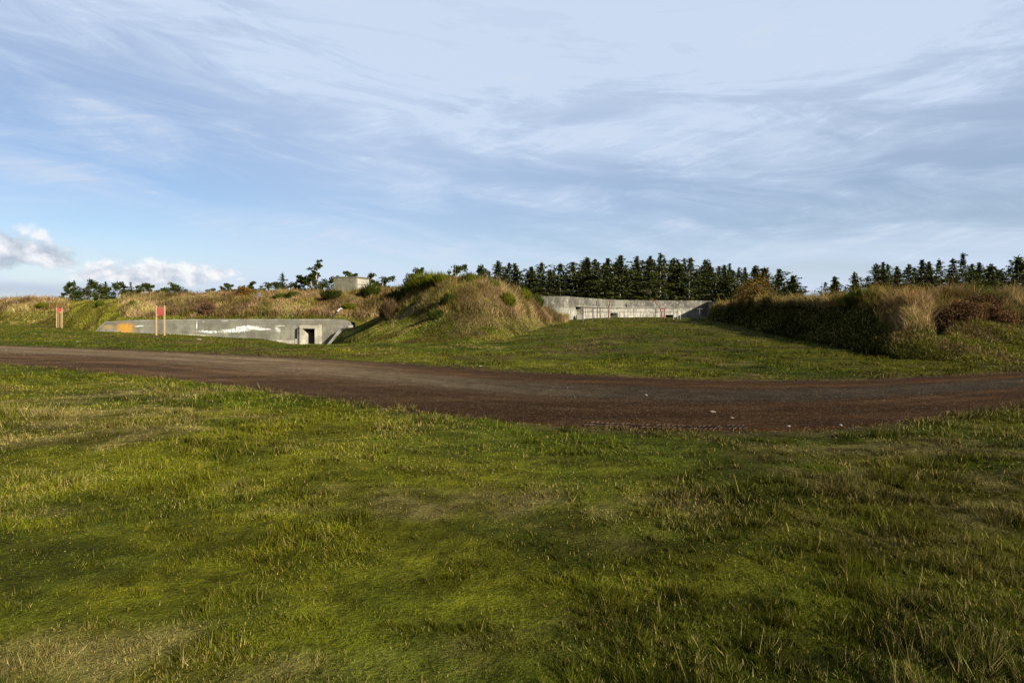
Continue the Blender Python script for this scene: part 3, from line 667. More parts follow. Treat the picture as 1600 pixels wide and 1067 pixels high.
# pipes fixed on the wall
def wall_D(p): return float(np.interp(p, [q[0] for q in path], [q[1] for q in path]))
for q, z0, z1, r_, nm in ((927, 1.0, 2.9, .05, 'pipe'), (933, 1.0, 3.2, .07, 'pipe'), (937.5, 1.0, 2.8, .045, 'pipe')):
    D = wall_D(q)-.22; x = at(q, D); b = MB(); b.tube([(x, D, z0), (x, D, z1-.15), (x-.08, D+.02, z1), (x-.25, D+.2, z1+.05)], r_, 8)
    for z_ in (1.5, 2.2): b.box((x-.1, D-.02, z_), (x+.1, D+.24, z_+.05))
    b.build(nm, M_iron, emp)
b = MB(); D = wall_D(978)-.02; x = at(978, D); b.tube([(x, D+.03, row_z(477, D)), (x-.06, D-.12, row_z(477, D))], .22, 10); b.tube([(x, D, row_z(477, D)-.1), (x+.1, D-.15, row_z(479.5, D))], .10, 8); b.build('vent', M_iron, emp)
# railing in front of it
RD = 56.5
rail = empty('railing', (at(911, RD), RD, 1.0)); tag(rail, 'dark two-bar pipe railing standing in front of the far emplacement', 'railing')
def rel(p, D, z): o = rail.location; return (at(p, D)-o.x, D-o.y, z-o.z)
ztop_, zmid = row_z(481.2, RD), row_z(487.8, RD)
for q, r_ in ((911, .055), (926, .03), (938, .03), (990.5, .035), (1024, .035), (1052, .03)):
    b = MB(); g_ = float(ground_z(at(q, RD), RD)); b.tube([rel(q, RD, g_-.2), rel(q, RD, ztop_+(.22 if q == 911 else .0))], r_, 8); b.build('post', M_iron, rail)
for q in (919, 945, 959, 975.5, 1005):
    b = MB(); g_ = float(ground_z(at(q, RD), RD)); b.tube([rel(q, RD, g_-.2), rel(q, RD, zmid)], .022, 7); b.build('baluster', M_iron, rail)
for z_, r_, nm in ((ztop_, .032, 'top_rail'), (zmid, .03, 'middle_rail')):
    b = MB(); b.tube([rel(910.5, RD, z_), rel(1060, RD, z_-.02)], r_, 8); b.build(nm, M_iron, rail)
# two curved hoist arms, painted red
g_ = float(ground_z(at(951, 58), 58))
hs = empty('hoist_arm', (at(951, 58), 58, g_)); tag(hs, 'tall slim red curved steel hoist arm left of the wall opening', 'hoist')
def hp(p, r, o, D): return (at(p, D)-o.location.x, D-o.location.y, row_z(r, D)-o.location.z)
b = MB(); b.tube([hp(950.8, 499, hs, 58), hp(951, 490, hs, 58), hp(951.5, 480, hs, 58), hp(952.5, 473, hs, 58), hp(954, 468, hs, 58), hp(956, 464.5, hs, 58)], [.055, .055, .05, .05, .04, .035], 8); b.build('pole', M_red, hs)
b = MB(); b.box((-.16, -.16, -.15), (.16, .16, .10)); b.build('base', M_iron, hs, .01)
b = MB(); b.tube([hp(954, 468, hs, 58), hp(955.8, 468.2, hs, 58)], .05, 7); b.build('bracket', M_red, hs)
g_ = float(ground_z(at(1034, 58), 58))
hs = empty('hoist_arm', (at(1034, 58), 58, g_)); tag(hs, 'red hoist arm curving up left from a boxy bracket on two legs', 'hoist')
arc = [(1031.5, 481.5), (1030, 479), (1027, 475.5), (1023.5, 472), (1020, 469.8), (1014.5, 468)]
b = MB(); b.tube([hp(p, r, hs, 58) for p, r in arc], [.055, .055, .055, .05, .04, .025], 8); b.build('arm', M_red, hs)
b = MB(); pa = hp(1031, 482, hs, 58); pb = hp(1039.5, 482, hs, 58); dz = .55
b.box((pa[0], -.08, pa[2]-.11), (pb[0], .08, pa[2])); b.box((pa[0], -.08, pa[2]-.32), (pb[0], .08, pa[2]-.23)); b.box((pa[0], -.075, pa[2]-.23), (pa[0]+.1, .075, pa[2]-.11)); b.box((pb[0]-.1, -.075, pa[2]-.23), (pb[0], .075, pa[2]-.11))
b.build('bracket', M_red, hs, .01)
for q in (1033.3, 1038):
    b = MB(); A = hp(q, 482, hs, 58); b.tube([(A[0], 0, -.2), (A[0], 0, pa[2]-.33)], .07, 8); b.build('leg', M_red, hs)
# grey frame and small posts near the shade
g_ = float(ground_z(at(1058, 57), 57)); st = empty('metal_step', (at(1058, 57), 57, g_)); tag(st, 'low pale metal step frame at the right end of the railing', 'step')
for q in (1052.5, 1059, 1063): 
    b = MB(); A = hp(q, 490, st, 57); b.tube([(A[0], 0, -.2), (A[0], 0, .50)], .03, 7); b.build('leg', M_grey, st)
b = MB(); b.box((hp(1052, 0, st, 57)[0], -.15, .36), (hp(1056.5, 0, st, 57)[0], .25, .42)); b.build('tread', M_grey, st)
po = empty('pipe_post', (at(1093, 57), 57, .9)); tag(po, 'short grey metal post with crossbar in the edge of the shade', 'post')
b = MB(); b.tube([(0, 0, -.2), (0, 0, row_z(482, 57)-.9)], .045, 8); b.build('post', M_iron, po); b = MB(); b.tube([(-.22, 0, row_z(483, 57)-.9), (.3, 0, row_z(483, 57)-.9)], .03, 7); b.build('crossbar', M_iron, po)
# concrete pillar with a rounded shoulder
PD = 60.5; x0, x1 = at(1142, PD), at(1151.5, PD); zt = row_z(471.5, PD)
b = MB(); wv = x1-x0
pl = [(0, -2.2), (wv, -2.2), (wv, -.02), (wv*.75, 0), (wv*.35, -.02), (wv*.12, -.14), (0, -.36)]
b.prism([(a, 0, c) for a, c in pl], (0, .7, 0)); o = b.build('concrete_pillar', M_conc, None, .02); o.location = (x0, PD-.3, zt); tag(o, 'short concrete pillar with a rounded shoulder at the left end of the shaded mound', 'pillar')

# ------------------------------------------------------------------ signs
def f_wood(t, b):
    p = objc(t); q = t.n('ShaderNodeMapping'); q.inputs['Scale'].default_value = (14, 14, 1.2); t.l(p, q.inputs[0]); n = t.noise(q.outputs[0], 2.0, 5, .6, .5)
    t.l(t.mix(t.ramp(n, .35, .65), (.33, .23, .12), (.23, .15, .075)), b.inputs['Base Color']); bump(t, b, n, .2, .01)
M_wood = mat('pale_lumber', f_wood, .8)
M_panel = mat('red_sign_paint', f_metal((.40, .045, .04), (.31, .038, .034)), .5, .4)
M_panelw = mat('white_sign_paint', f_metal((.5, .46, .42), (.38, .35, .31)), .6, .3)
M_panell = mat('pale_red_sign_lettering', f_metal((.52, .17, .15), (.46, .15, .13)), .6, .3)
def sign(D, pl_, rl, pr_, rr, top, ptop, pbot, label, small=False):
    xl, xr = at(pl_, D), at(pr_, D); zl = row_z(rl, D); zt = row_z(top, D)
    dy = -.12 if not small else -.05                                 # the right post stands a little nearer
    o = empty('information_sign', ((xl+xr)/2, D, zl)); tag(o, label, 'sign', 'red signs on wooden posts')
    z0 = 0; ww = (xr-xl)/2
    for sx, dd in ((-1, 0), (1, dy)):
        b = MB(); cx_ = -ww if sx < 0 else at(pr_, D+dy)-(xl+xr)/2; gz_ = float(ground_z(o.location.x+cx_, D+dd))-zl
        b.box((cx_-.043, dd-.043, gz_-.3), (cx_+.043, dd+.043, zt-zl)); b.build('post', M_wood, o, .008)
        if not small:
            b = MB(); b.tube([(cx_, dd, zt-zl), (cx_, dd, zt-zl+.05), (cx_, dd, zt-zl+.11)], [.03, .055, .02], 8); b.build('finial', M_wood, o)
    a = np.array((-ww+.06, -.03)); c = np.array((at(pr_, D+dy)-(xl+xr)/2-.06, dy-.03)); zt2, zb2 = row_z(ptop, D)-zl, row_z(pbot, D)-zl
    def plate(u0, u1, v0, v1, off, th_, nm, m, par):
        A = a+(c-a)*u0; Cc = a+(c-a)*u1; b = MB(); b.prism([(A[0], A[1]-off, zb2+(zt2-zb2)*v0), (Cc[0], Cc[1]-off, zb2+(zt2-zb2)*v0), (Cc[0], Cc[1]-off, zb2+(zt2-zb2)*v1), (A[0], A[1]-off, zb2+(zt2-zb2)*v1)], (0, th_, 0)); return b.build(nm, m, par)
    pn = plate(0, 1, 0, 1, .0, .03, 'panel', M_panel, o)
    if small:
        plate(.42, .98, .16, .27, .012, .008, 'notice', M_panelw, pn)
    rows = ((.9, .96, .06, .94), (.74, .80, .06, .94), (.60, .64, .1, .9), (.48, .52, .1, .86), (.38, .41, .1, .9), (.28, .31, .1, .8), (.18, .21, .1, .88)) if not small else ((.74, .82, .15, .8), (.52, .57, .15, .85))
    for v0, v1, u0, u1 in rows: plate(u0, u1, v0, v1, .008, .006, 'text_line', M_panell, pn)    # lines of small lettering, too far away to read
    if not small: plate(.03, .15, .08, .18, .012, .008, 'notice', M_panelw, pn)
    else:
        for fx in (-.02, .17):
            b = MB(); b.box((fx, -.12, -.2), (fx+.03, -.09, 1.5)); b.build('stake', M_wood, o)
    return o
sign(42, 244.5, 523.5, 257.2, 527, 479.5, 480.5, 493.5, 'larger red notice board on two pale wooden posts in front of the grey wall')
sign(63, 88.6, 508.8, 97, 510, 481, 481.6, 488.8, 'small red notice with a white strip on posts before the far left bank', True)

# ------------------------------------------------------------------ loose things
def rock(name, loc, size, col, label, cat='rock', group=None, seed=0, sub=3):
    rg = np.random.default_rng(seed)
    import bmesh
    bm = bmesh.new(); bmesh.ops.create_icosphere(bm, subdivisions=sub, radius=1.0)
    V = np.array([v.co[:] for v in bm.verts]); ph = rg.random(3)*10
    d = 1+.35*(fbm(V[:, 0]*1.5+ph[0]+V[:, 2], V[:, 1]*1.5+ph[1]-V[:, 2], 1.0, 3)-.5)*2
    for k in range(5):
        nrm = rg.normal(size=3); nrm /= np.linalg.norm(nrm); c_ = rg.uniform(.55, .85); pr = V@nrm; V = V-np.outer(np.maximum(pr-c_, 0), nrm)
    V = V*d[:, None]*np.array(size)
    for v, c in zip(bm.verts, V): v.co = c
    me = bpy.data.meshes.new(name); bm.to_mesh(me); bm.free()
    a = me.color_attributes.new('Col', 'FLOAT_COLOR', 'POINT'); cc = np.ones((len(me.vertices), 4), dtype=np.float32); cc[:, :3] = np.array(col)*.34; a.data.foreach_set('color', cc.ravel())
    o = link(name, me, M_stone); o.location = loc; tag(o, label, cat, group); return o
def on_ground(px, row):
    D = 8.0
    for _ in range(60):
        x = at(px, D); w, ins = road_w(x, D); z = float(road_z(x, D)) if ins > 0 else float(ground_z(x, D)); D2 = (H-z)*F/(row-HY); D += (D2-D)*.6
    return at(px, D), D, z
for i, (p, r, s_, c, lab) in enumerate((
    (1113, 644, (.058, .04, .022), (.42, .35, .26), 'largest flat pale stone lying on the road right of centre'),
    (1144, 653, (.040, .026, .012), (.34, .29, .22), 'thin pale stone just right of the largest one on the road'),
    (1009, 617.5, (.035, .03, .016), (.34, .31, .26), 'small grey stone on the far gravel strip of the road'),
    (1232, 666, (.028, .022, .014), (.52, .48, .42), 'white pebble at the near right edge of the road'),
    (1314, 665.5, (.024, .02, .013), (.52, .48, .42), 'single white pebble at the near road edge, farther right'),
    (1482, 643.5, (.035, .025, .013), (.45, .4, .34), 'pale flat stone near the right end of the road verge'),
    (122, 534.5, (.16, .10, .06), (.55, .5, .42), 'pair of pale stones in the far grass on the left'),
    (311, 531, (.17, .12, .07), (.5, .45, .36), 'pale clod in the grass in front of the long wall'),
    (751, 572.5, (.05, .04, .03), (.5, .46, .4), 'tiny pale stone on the far verge below the central mound'))):
    x, D, z = on_ground(p, r); rock('stone', (x, D, z+s_[2]*.3), s_, c, lab, 'stone', seed=i)
x, D, z = on_hill('west', 405, 470); rock('boulder', (x, D-.2, z+.3), (.42, .35, .55), (.27, .26, .24), 'grey weathered boulder beside the dark round shrub on the left bank', seed=20)
x, D, z = on_ground(371, 535.5)
rock('mound_of_soil', (x, D, z-.05), (.7, .5, .17), (.09, .055, .03), 'bare brown heap of soil in the grass before the wall', 'soil heap', seed=30)
x, D, z = on_ground(102.5, 509.2)
b = MB(); b.tube([(-.35, 0, -.05), (-.15, 0, .10), (.10, .05, .22), (.3, .1, .34)], [.13, .11, .09, .05], 8); b.tube([(-.2, 0, .05), (.05, -.15, .02)], .05, 6)
M_dark = mat('charred_wood', f_metal((.02, .018, .015), (.04, .032, .025)), .9, .1)
o = b.build('tree_stump', M_dark); o.location = (x, D, z); tag(o, 'small blackened stump in the grass right of the small sign', 'stump')
# leaning dark pipe with a pale cap above the wall
x, D, z = on_hill('west', 519, 494)
lp = empty('leaning_pipe', (x, D-.1, z)); tag(lp, 'dark leaning pipe with a pale cap on the bank above the doorway', 'pipe')
b = MB(); b.tube([(0, 0, 0), (.35, .0, .30), (.62, .05, .55)], .075, 9); b.build('pipe', M_dark, lp)
b = MB(); b.tube([(.60, .05, .52), (.80, .05, .74)], .11, 10); b.tube([(.80, .05, .70), (.93, .05, .82), (1.12, .05, .76)], [.10, .09, .05], 8); b.build('cap', M_panelw, lp)
b = MB(); b.tube([(-.12, 0, -.1), (0, 0, .1)], .09, 8); b.build('base', M_white, lp)

# gravel scattered on the road (small stones nobody could count)
def gravel():
    rg = np.random.default_rng(8); N = 40000
    y = np.exp(rg.uniform(math.log(8.2), math.log(32), N)); p = rg.uniform(-60, 1660, N); x = (p-CX)/F*y
    w, ins = road_w(x, y); cl = fbm(x, y, 1.1, 3, 95)
    band = np.exp(-((w-.5)/.17)**4)*.75+.16+sst(x, -4, -10)*.5*sst(w, .3, .45); keep = (ins > .1) & (rg.random(N) < band*(.35+sst(cl, .4, .65)))
    x, y, w = x[keep], y[keep], w[keep]; n = len(x); z = road_z(x, y)
    s_ = np.maximum(.006, .00065*y)*(.55+rg.random(n)**2*1.1); s_[rg.random(n) < .012] *= 2.0
    base = np.array([(1, 0, 0), (0, 1, 0), (-1, 0, 0), (0, -1, 0), (0, 0, .7)], float)
    a = rg.random(n)*2*pi; ca, sa = np.cos(a), np.sin(a)
    sc = .6+.8*rg.random((n, 5, 1)); Vb = base[None]*sc; X = Vb[..., 0]*ca[:, None]-Vb[..., 1]*sa[:, None]; Yy = Vb[..., 0]*sa[:, None]+Vb[..., 1]*ca[:, None]
    V = np.stack([X*s_[:, None]+x[:, None], Yy*s_[:, None]+y[:, None], Vb[..., 2]*s_[:, None]+z[:, None]], -1).reshape(-1, 3)
    k = np.arange(n)[:, None]*5; idx = (k+np.array([[0, 1, 4, 1, 2, 4, 2, 3, 4, 3, 0, 4]])).ravel()
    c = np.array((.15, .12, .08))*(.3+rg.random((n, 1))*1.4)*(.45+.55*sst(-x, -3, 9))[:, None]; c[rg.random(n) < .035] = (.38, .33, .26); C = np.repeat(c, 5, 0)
    o = link('gravel', raw_mesh('gravel', V, np.full(4*n, 3), idx, C), M_stone); tag(o, 'small grey and pale gravel stones scattered over the dirt road', 'gravel', kind='stuff')
gravel()
# tyre tread pressed into the near edge of the road
def tread():
    b = MB(); rg = np.random.default_rng(2)
    xs = np.arange(1.15, 3.5, .075)
    for x in xs:
        for row, (dw, sl) in enumerate(((.10, 1), (.19, -1), (.28, 1))):
            y0 = smooth_interp(x, RN)+dw+rg.normal(0, .004); z = float(road_z(x, y0))+.004
            if rg.random() < .18: continue
            L = .04; hgt = .016*rg.uniform(.6, 1.2); xx = x+(.02*row); v0 = np.array((xx-.034, y0-L*sl, z)); v1 = np.array((xx+.034, y0+L*sl, z)); t2 = np.array((.009, 0, 0))
            b.add([v0-t2, v1-t2, v1+t2, v0+t2, v0+(0, 0, hgt), v1+(0, 0, hgt)], [(0, 1, 5, 4), (3, 4, 5, 2), (0, 4, 3), (1, 2, 5)])
    M = mat('dark_mud', f_metal((.022, .012, .006), (.055, .033, .019)), .9, .2)
    o = b.build('tyre_track', M); tag(o, 'line of tyre tread ridges pressed in mud along the near road edge', 'tyre track', kind='structure')
tread()

# ------------------------------------------------------------------ shrubs
def cloud_leaves(rg, centers, rad, n, size, colr, up=.3, vary=.4):
    """n small leaf triangles in blobs"""
    k = rg.integers(0, len(centers), n); d = rg.normal(size=(n, 3)); d /= np.linalg.norm(d, axis=1)[:, None]; r = rg.random(n)**.45
    c = centers[k]+d*(rad[k]*r[:, None]); a = rg.normal(size=(n, 3)); a[:, 2] += up; a /= np.linalg.norm(a, axis=1)[:, None]; bb = np.cross(a, rg.normal(size=(n, 3))); bb /= np.linalg.norm(bb, axis=1)[:, None]
    s_ = size*(.6+.8*rg.random((n, 1)))
    V = np.stack([c-bb*s_*.45, c+bb*s_*.45, c+a*s_], 1).reshape(-1, 3); col = colr*(1+(rg.random((n, 1))-.5)*2*vary)
    return V, np.repeat(col, 3, 0)
def tri_obj(name, V, C, m, parent=None):
    n = len(V)//3; return link(name, raw_mesh(name, V, np.full(n, 3), np.arange(3*n), C), m, parent)
def broom(loc, w, h, col, label, seed, n=1500, group=None, tipc=None):
    """upright wiry shrub: fans of thin stems"""
    rg = np.random.default_rng(seed); root = empty('shrub', loc); tag(root, label, 'shrub', group)
    nb = n; a = rg.random(nb)*2*pi; r = rg.random(nb)**.6; base = np.stack([np.cos(a)*r*w*.30, np.sin(a)*r*w*.30, np.zeros(nb)], 1)
    sp = rg.random(nb)**.7; tip = np.stack([np.cos(a)*(r*.35+sp*.15)*w+rg.normal(0, w*.08, nb), np.sin(a)*(r*.35+sp*.15)*w+rg.normal(0, w*.08, nb), h*(.45+.6*rg.random(nb))*(1-.45*r)], 1)
    side = np.stack([-np.sin(a+rg.normal(0, 1, nb)), np.cos(a), np.zeros(nb)], 1); wd = (.018+.012*loc[1]/30)*(.6+.8*rg.random(nb))[:, None]
    mid = (base+tip)/2+np.stack([np.zeros(nb)]*2+[h*.06*np.ones(nb)], 1); V = np.stack([base-side*wd*.5, base+side*wd*.5, mid+side*wd*.7, mid-side*wd*.7, tip], 1).reshape(-1, 3)
    k = np.arange(nb)[:, None]*5; idx = np.concatenate([k+np.array([[0, 1, 2, 3]]), k+np.array([[3, 2, 4]])], 1).ravel()
    c = col*(1+(rg.random((nb, 1))-.5)*.8); ct = c if tipc is None else (c*.5+tipc*.5); C = np.stack([c*.7, c*.7, c, c, ct], 1).reshape(-1, 3)
    link('foliage', raw_mesh('foliage', V, np.tile([4, 3], nb), idx, C), M_leaf, root)
    b = MB()
    for i in range(6):
        t = rg.random()*2*pi; b.tube([(0, 0, -.1), (math.cos(t)*w*.1, math.sin(t)*w*.1, h*.3), (math.cos(t)*w*.22, math.sin(t)*w*.22, h*.6)], [.03, .02, .01], 5)
    b.build('stem', M_bark, root); return root
def f_bark(t, b):
    p = objc(t); n = t.noise(p, 6, 5, .7); t.l(t.mix(t.ramp(n, .35, .65), (.17, .14, .11), (.30, .26, .22)), b.inputs['Base Color']); bump(t, b, n, .6, .03)
M_bark = mat('grey_bark', f_bark, .95)
def bush(loc, w, h, col, label, seed, n=1600, size=.12, group=None, cat='shrub', name='shrub'):
    rg = np.random.default_rng(seed); root = empty(name, loc); tag(root, label, cat, group)
    nc = 9; a = rg.random(nc)*2*pi; r = rg.random(nc)**.5*w*.3; cen = np.stack([np.cos(a)*r, np.sin(a)*r, h*(.25+.5*rg.random(nc))], 1); rad = np.stack([w*.24*np.ones(nc)]*2+[h*.30*np.ones(nc)], 1)*(.6+.7*rg.random((nc, 1)))
    V, C = cloud_leaves(rg, cen, rad, n, size, col, .6); tri_obj('foliage', V, C, M_leaf, root)
    b = MB()
    for i in range(7):
        c_ = cen[i % nc]; b.tube([(0, 0, -.1), c_*.5+(0, 0, .05), c_], [.03, .02, .008], 5)
    b.build('stem', M_bark, root); return root
BR = np.array((.040, .052, .005)); BRL = np.array((.10, .105, .008)); REDB = np.array((.10, .052, .022)); DK = np.array((.025, .031, .004))
W_ = 'west'; Md = 'middle'; E_ = 'east'
SH = [
 (W_, 67, 482, 2.0, 1.0, BRL, 'bright green shrub on the far left bank above the small sign', 'broom'),
 (W_, 156, 479, 1.1, .9, BR*1.4, 'dark green broom left of the worn slope path', 'broom'),
 (W_, 207, 484, 1.1, 1.35, BR, 'slim dark green shrub left of the larger notice board', 'broom'),
 (W_, 322, 490, 3.2, 1.4, np.array((.13, .070, .040)), 'wide reddish bramble thicket above the long wall', 'bush'),
 (W_, 382, 466, 2.4, 1.5, np.array((.17, .085, .018)), 'orange brown bush at the crest of the left bank', 'bush'),
 (W_, 440, 470, 2.4, 1.2, BR*1.3, 'low green broom left of the round shrub on the bank', 'broom'),
 (W_, 458, 469, 2.4, 1.4, BR, 'dark broom just left of the boulder on the bank', 'broom'),
 (W_, 492, 461, 2.2, 1.1, BR*1.2, 'green shrub at the crest left of the bunker', 'broom'),
 (W_, 515, 476, 2.8, 1.9, DK, 'rounded dark green shrub on the bank below the bunker', 'bush'),
 (W_, 580, 466, 3.0, 2.3, DK*1.3, 'large dark shrub on the crest right of the bunker', 'broom'),
 (W_, 545, 486, 1.6, .9, BRL, 'small bright green clump on the bank above the doorway', 'bush'),
 (Md, 622, 475, 2.4, 2.0, DK*1.2, 'dark shrub where the left bank meets the central mound', 'broom'),
 (Md, 610, 496, 2.2, 1.9, np.array((.085, .052, .022)), 'brown leafless thicket above the wing wall hollow', 'broom'),
 (Md, 640, 452, 2.2, 2.0, DK*1.3, 'dark round bush at the left shoulder of the central mound', 'bush'),
 (Md, 655, 449, 2.2, 1.9, BRL*.85, 'upright yellow green broom on the mound crest, left clump', 'broom'),
 (Md, 670, 445, 2.4, 1.7, BRL, 'upright yellow green broom on the mound crest, middle clump', 'broom'),
 (Md, 688, 441, 1.8, 1.2, BRL*.8, 'upright yellow green broom on the mound crest, right clump', 'broom'),
 (Md, 702, 479, 1.4, 1.15, DK*1.4, 'dark green shrub on the face of the central mound', 'broom'),
 (Md, 680, 500, 1.1, .7, DK*1.5, 'low dark shrub lower on the central mound face', 'bush'),
 (Md, 735, 446, 1.8, 1.2, BRL*.7, 'green broom on the mound crest right of the footpath', 'broom'),
 (Md, 770, 456, 1.2, 1.1, BR*1.5, 'thin green broom on the right shoulder of the mound', 'broom'),
 (Md, 793, 478, 1.3, 1.2, BRL*.8, 'orange green broom low on the right side of the mound', 'broom'),
 (Md, 817, 470, 1.6, 1.3, BRL*.9, 'yellow green broom at the right edge of the central mound', 'broom'),
 (Md, 838, 480, 1.5, 1.5, DK*1.5, 'dark shrub against the left end of the far emplacement', 'broom'),
 (E_, 1178, 468, 3.2, 2.4, np.array((.14, .085, .02)), 'russet bush at the left end of the right mound crest', 'bush'),
 (E_, 1345, 456, 1.8, 1.0, BR*1.5, 'green broom on the right mound crest above its darkest shade', 'broom'),
 (E_, 1497, 504, 1.6, .95, REDB*.85, 'dark red bramble thicket on the right mound, left part', 'bush'),
 (E_, 1530, 494, 1.7, 1.0, REDB*.75, 'dark red bramble thicket on the right mound, upper part', 'bush'),
 (E_, 1556, 506, 1.4, .85, REDB*1.1, 'dark red bramble thicket on the right mound, right part', 'bush'),
 (E_, 1520, 456, 2.8, 1.2, DK*2, 'dark green broom on the right mound crest above the brambles', 'broom'),
]
for i, (hn, p, r, w, h, c, lab, kd) in enumerate(SH):
    x, D, z = on_hill(hn, p, r)
    if kd == 'broom': broom((x, D, z-.05), w, h, c, lab, 100+i, n=1300, tipc=c*1.4)
    else: bush((x, D, z-.05), w, h, c, lab, 100+i, n=4200, size=.03+.0013*D)

# ------------------------------------------------------------------ trees
def conifer_geo(seed, height=10., rad=2.1, cb=.12, gap=.15, dens=1.0, droop=.35, irr=.35, col=np.array((.029, .033, .006)), ragged=0.0, needles=.32):
    rg = np.random.default_rng(seed); lean = rg.normal(0, .018, 2)*height; th0 = rg.random()*6.283; asym = rg.uniform(.05, .32)
    tk = MB(); ax = lambda s_: np.array((lean[0]*s_*s_, lean[1]*s_*s_, s_*height))
    tk.tube([ax(s_)-(0, 0, .4 if s_ == 0 else 0) for s_ in np.linspace(0, 1, 8)], [.015*height*(1-.93*s_) for s_ in np.linspace(0, 1, 8)], 7)
    Vs, Cs = [], []; s_ = cb
    while s_ < .985:
        k = (s_-cb)/(1-cb); L0 = rad*1.12*((1-k)**.80)*(.55+.45*min(1, k*5+.35)); nb = rg.integers(4, 7)
        sect = rg.random()*2*pi
        for j in range(nb):
            if rg.random() < gap: continue
            th = sect+2*pi*j/nb+rg.normal(0, .25); L = max(.2, L0*(1+irr*rg.normal())*(1+asym*math.cos(th-th0))*(.55+.9*float(vn(np.array([(th % 6.283)*.9+seed*3.1]), np.array([s_*7.0]))[0])))*(1.25 if rg.random() < ragged else 1)
            up0 = .35*(k-.25); dirv = np.array((math.cos(th), math.sin(th), 0)); P0 = ax(s_)
            n = max(8, int(30*L/rad*dens+6)); u = rg.random(n)**.7; zz = L*(up0*u-droop*u*u*(.9-.5*k)+.10*u**4)
            wd = .34*L*(1-.6*u)+.06; ct = P0+dirv*(u*L)[:, None]+np.stack([np.zeros(n), np.zeros(n), zz+rg.normal(0, .05, n)], 1); sd = np.array((-dirv[1], dirv[0], 0))
            off = rg.normal(0, .62, n)*wd; ct = ct+sd*off[:, None]
            a = dirv*(.8)+sd*(np.sign(off)*.6)[:, None]+rg.normal(0, .35, (n, 3)); a[:, 2] -= .15; a /= np.linalg.norm(a, axis=1)[:, None]; bb = np.cross(a, np.array((0, 0, 1.))+rg.normal(0, .5, (n, 3))); bb /= np.linalg.norm(bb, axis=1)[:, None]
            sz = needles*1.12*(.6+.8*rg.random((n, 1)))*(1-.35*k); Vs.append(np.stack([ct-bb*sz*.42-a*sz*.3, ct+bb*sz*.42-a*sz*.3, ct+a*sz*.8], 1).reshape(-1, 3))
            c = col*(.7+.9*rg.random((n, 1)))*(1+(.5*u[:, None])); Cs.append(np.repeat(c, 3, 0))
            if rg.random() < .35: tk.tube([P0, P0+dirv*L*.5+(0, 0, L*(up0*.5-droop*.2)), P0+dirv*L*.92+(0, 0, L*(up0*.9-droop*.7*(.9-.5*k)))], [.022, .014, .006], 4, False)
        s_ += (.020+.018*(1-k))*(1+.5*rg.random())*(10/height)**.3
    # inner foliage close to the stem
    n = int(500*dens); kk = rg.random(n)**.85; sN = cb+(1-cb)*kk*.97; L0 = rad*((1-kk)**.9)*.50; th = rg.random(n)*2*pi; rr = L0*rg.random(n)**.6*(.55+.9*vn(th*1.6+seed, sN*26))
    ct = np.stack([lean[0]*sN**2+np.cos(th)*rr, lean[1]*sN**2+np.sin(th)*rr, sN*height-.25*rr], 1); a = np.stack([np.cos(th), np.sin(th), -.3+0*th], 1)+rg.normal(0, .4, (n, 3)); a /= np.linalg.norm(a, axis=1)[:, None]; bb = np.cross(a, rg.normal(size=(n, 3))); bb /= np.linalg.norm(bb, axis=1)[:, None]
    sz = needles*1.15*(.6+.8*rg.random((n, 1)))*(1-.4*kk[:, None]); Vs.append(np.stack([ct-bb*sz*.5, ct+bb*sz*.5, ct+a*sz*.8], 1).reshape(-1, 3)); Cs.append(np.repeat(col*(.6+.8*rg.random((n, 1))), 3, 0))
    # leader
    n = 22; zt = rg.random(n)*.09; c0 = np.stack([lean[0]+rg.normal(0, .05, n), lean[1]+rg.normal(0, .05, n), height*(1.0-zt)], 1); a = rg.normal(0, .35, (n, 3)); a[:, 2] += 1; bb = rg.normal(size=(n, 3)); bb /= np.linalg.norm(bb, axis=1)[:, None]
    Vs.append(np.stack([c0-bb*.05, c0+bb*.05, c0+a*.2], 1).reshape(-1, 3)); Cs.append(np.repeat(col*(1+rg.random((n, 1))), 3, 0))
    # dead snags below the crown
    for i in range(int(22*cb)+5):
        s2 = rg.uniform(.06, cb+.22); th = rg.random()*2*pi; L = rg.uniform(.4, 1.1)*rad*.5; P0 = ax(s2); tk.tube([P0, P0+(math.cos(th)*L, math.sin(th)*L, rg.uniform(-.1, .3)*L)], [.025, .008], 4, False)
    return tk, np.concatenate(Vs), np.concatenate(Cs)
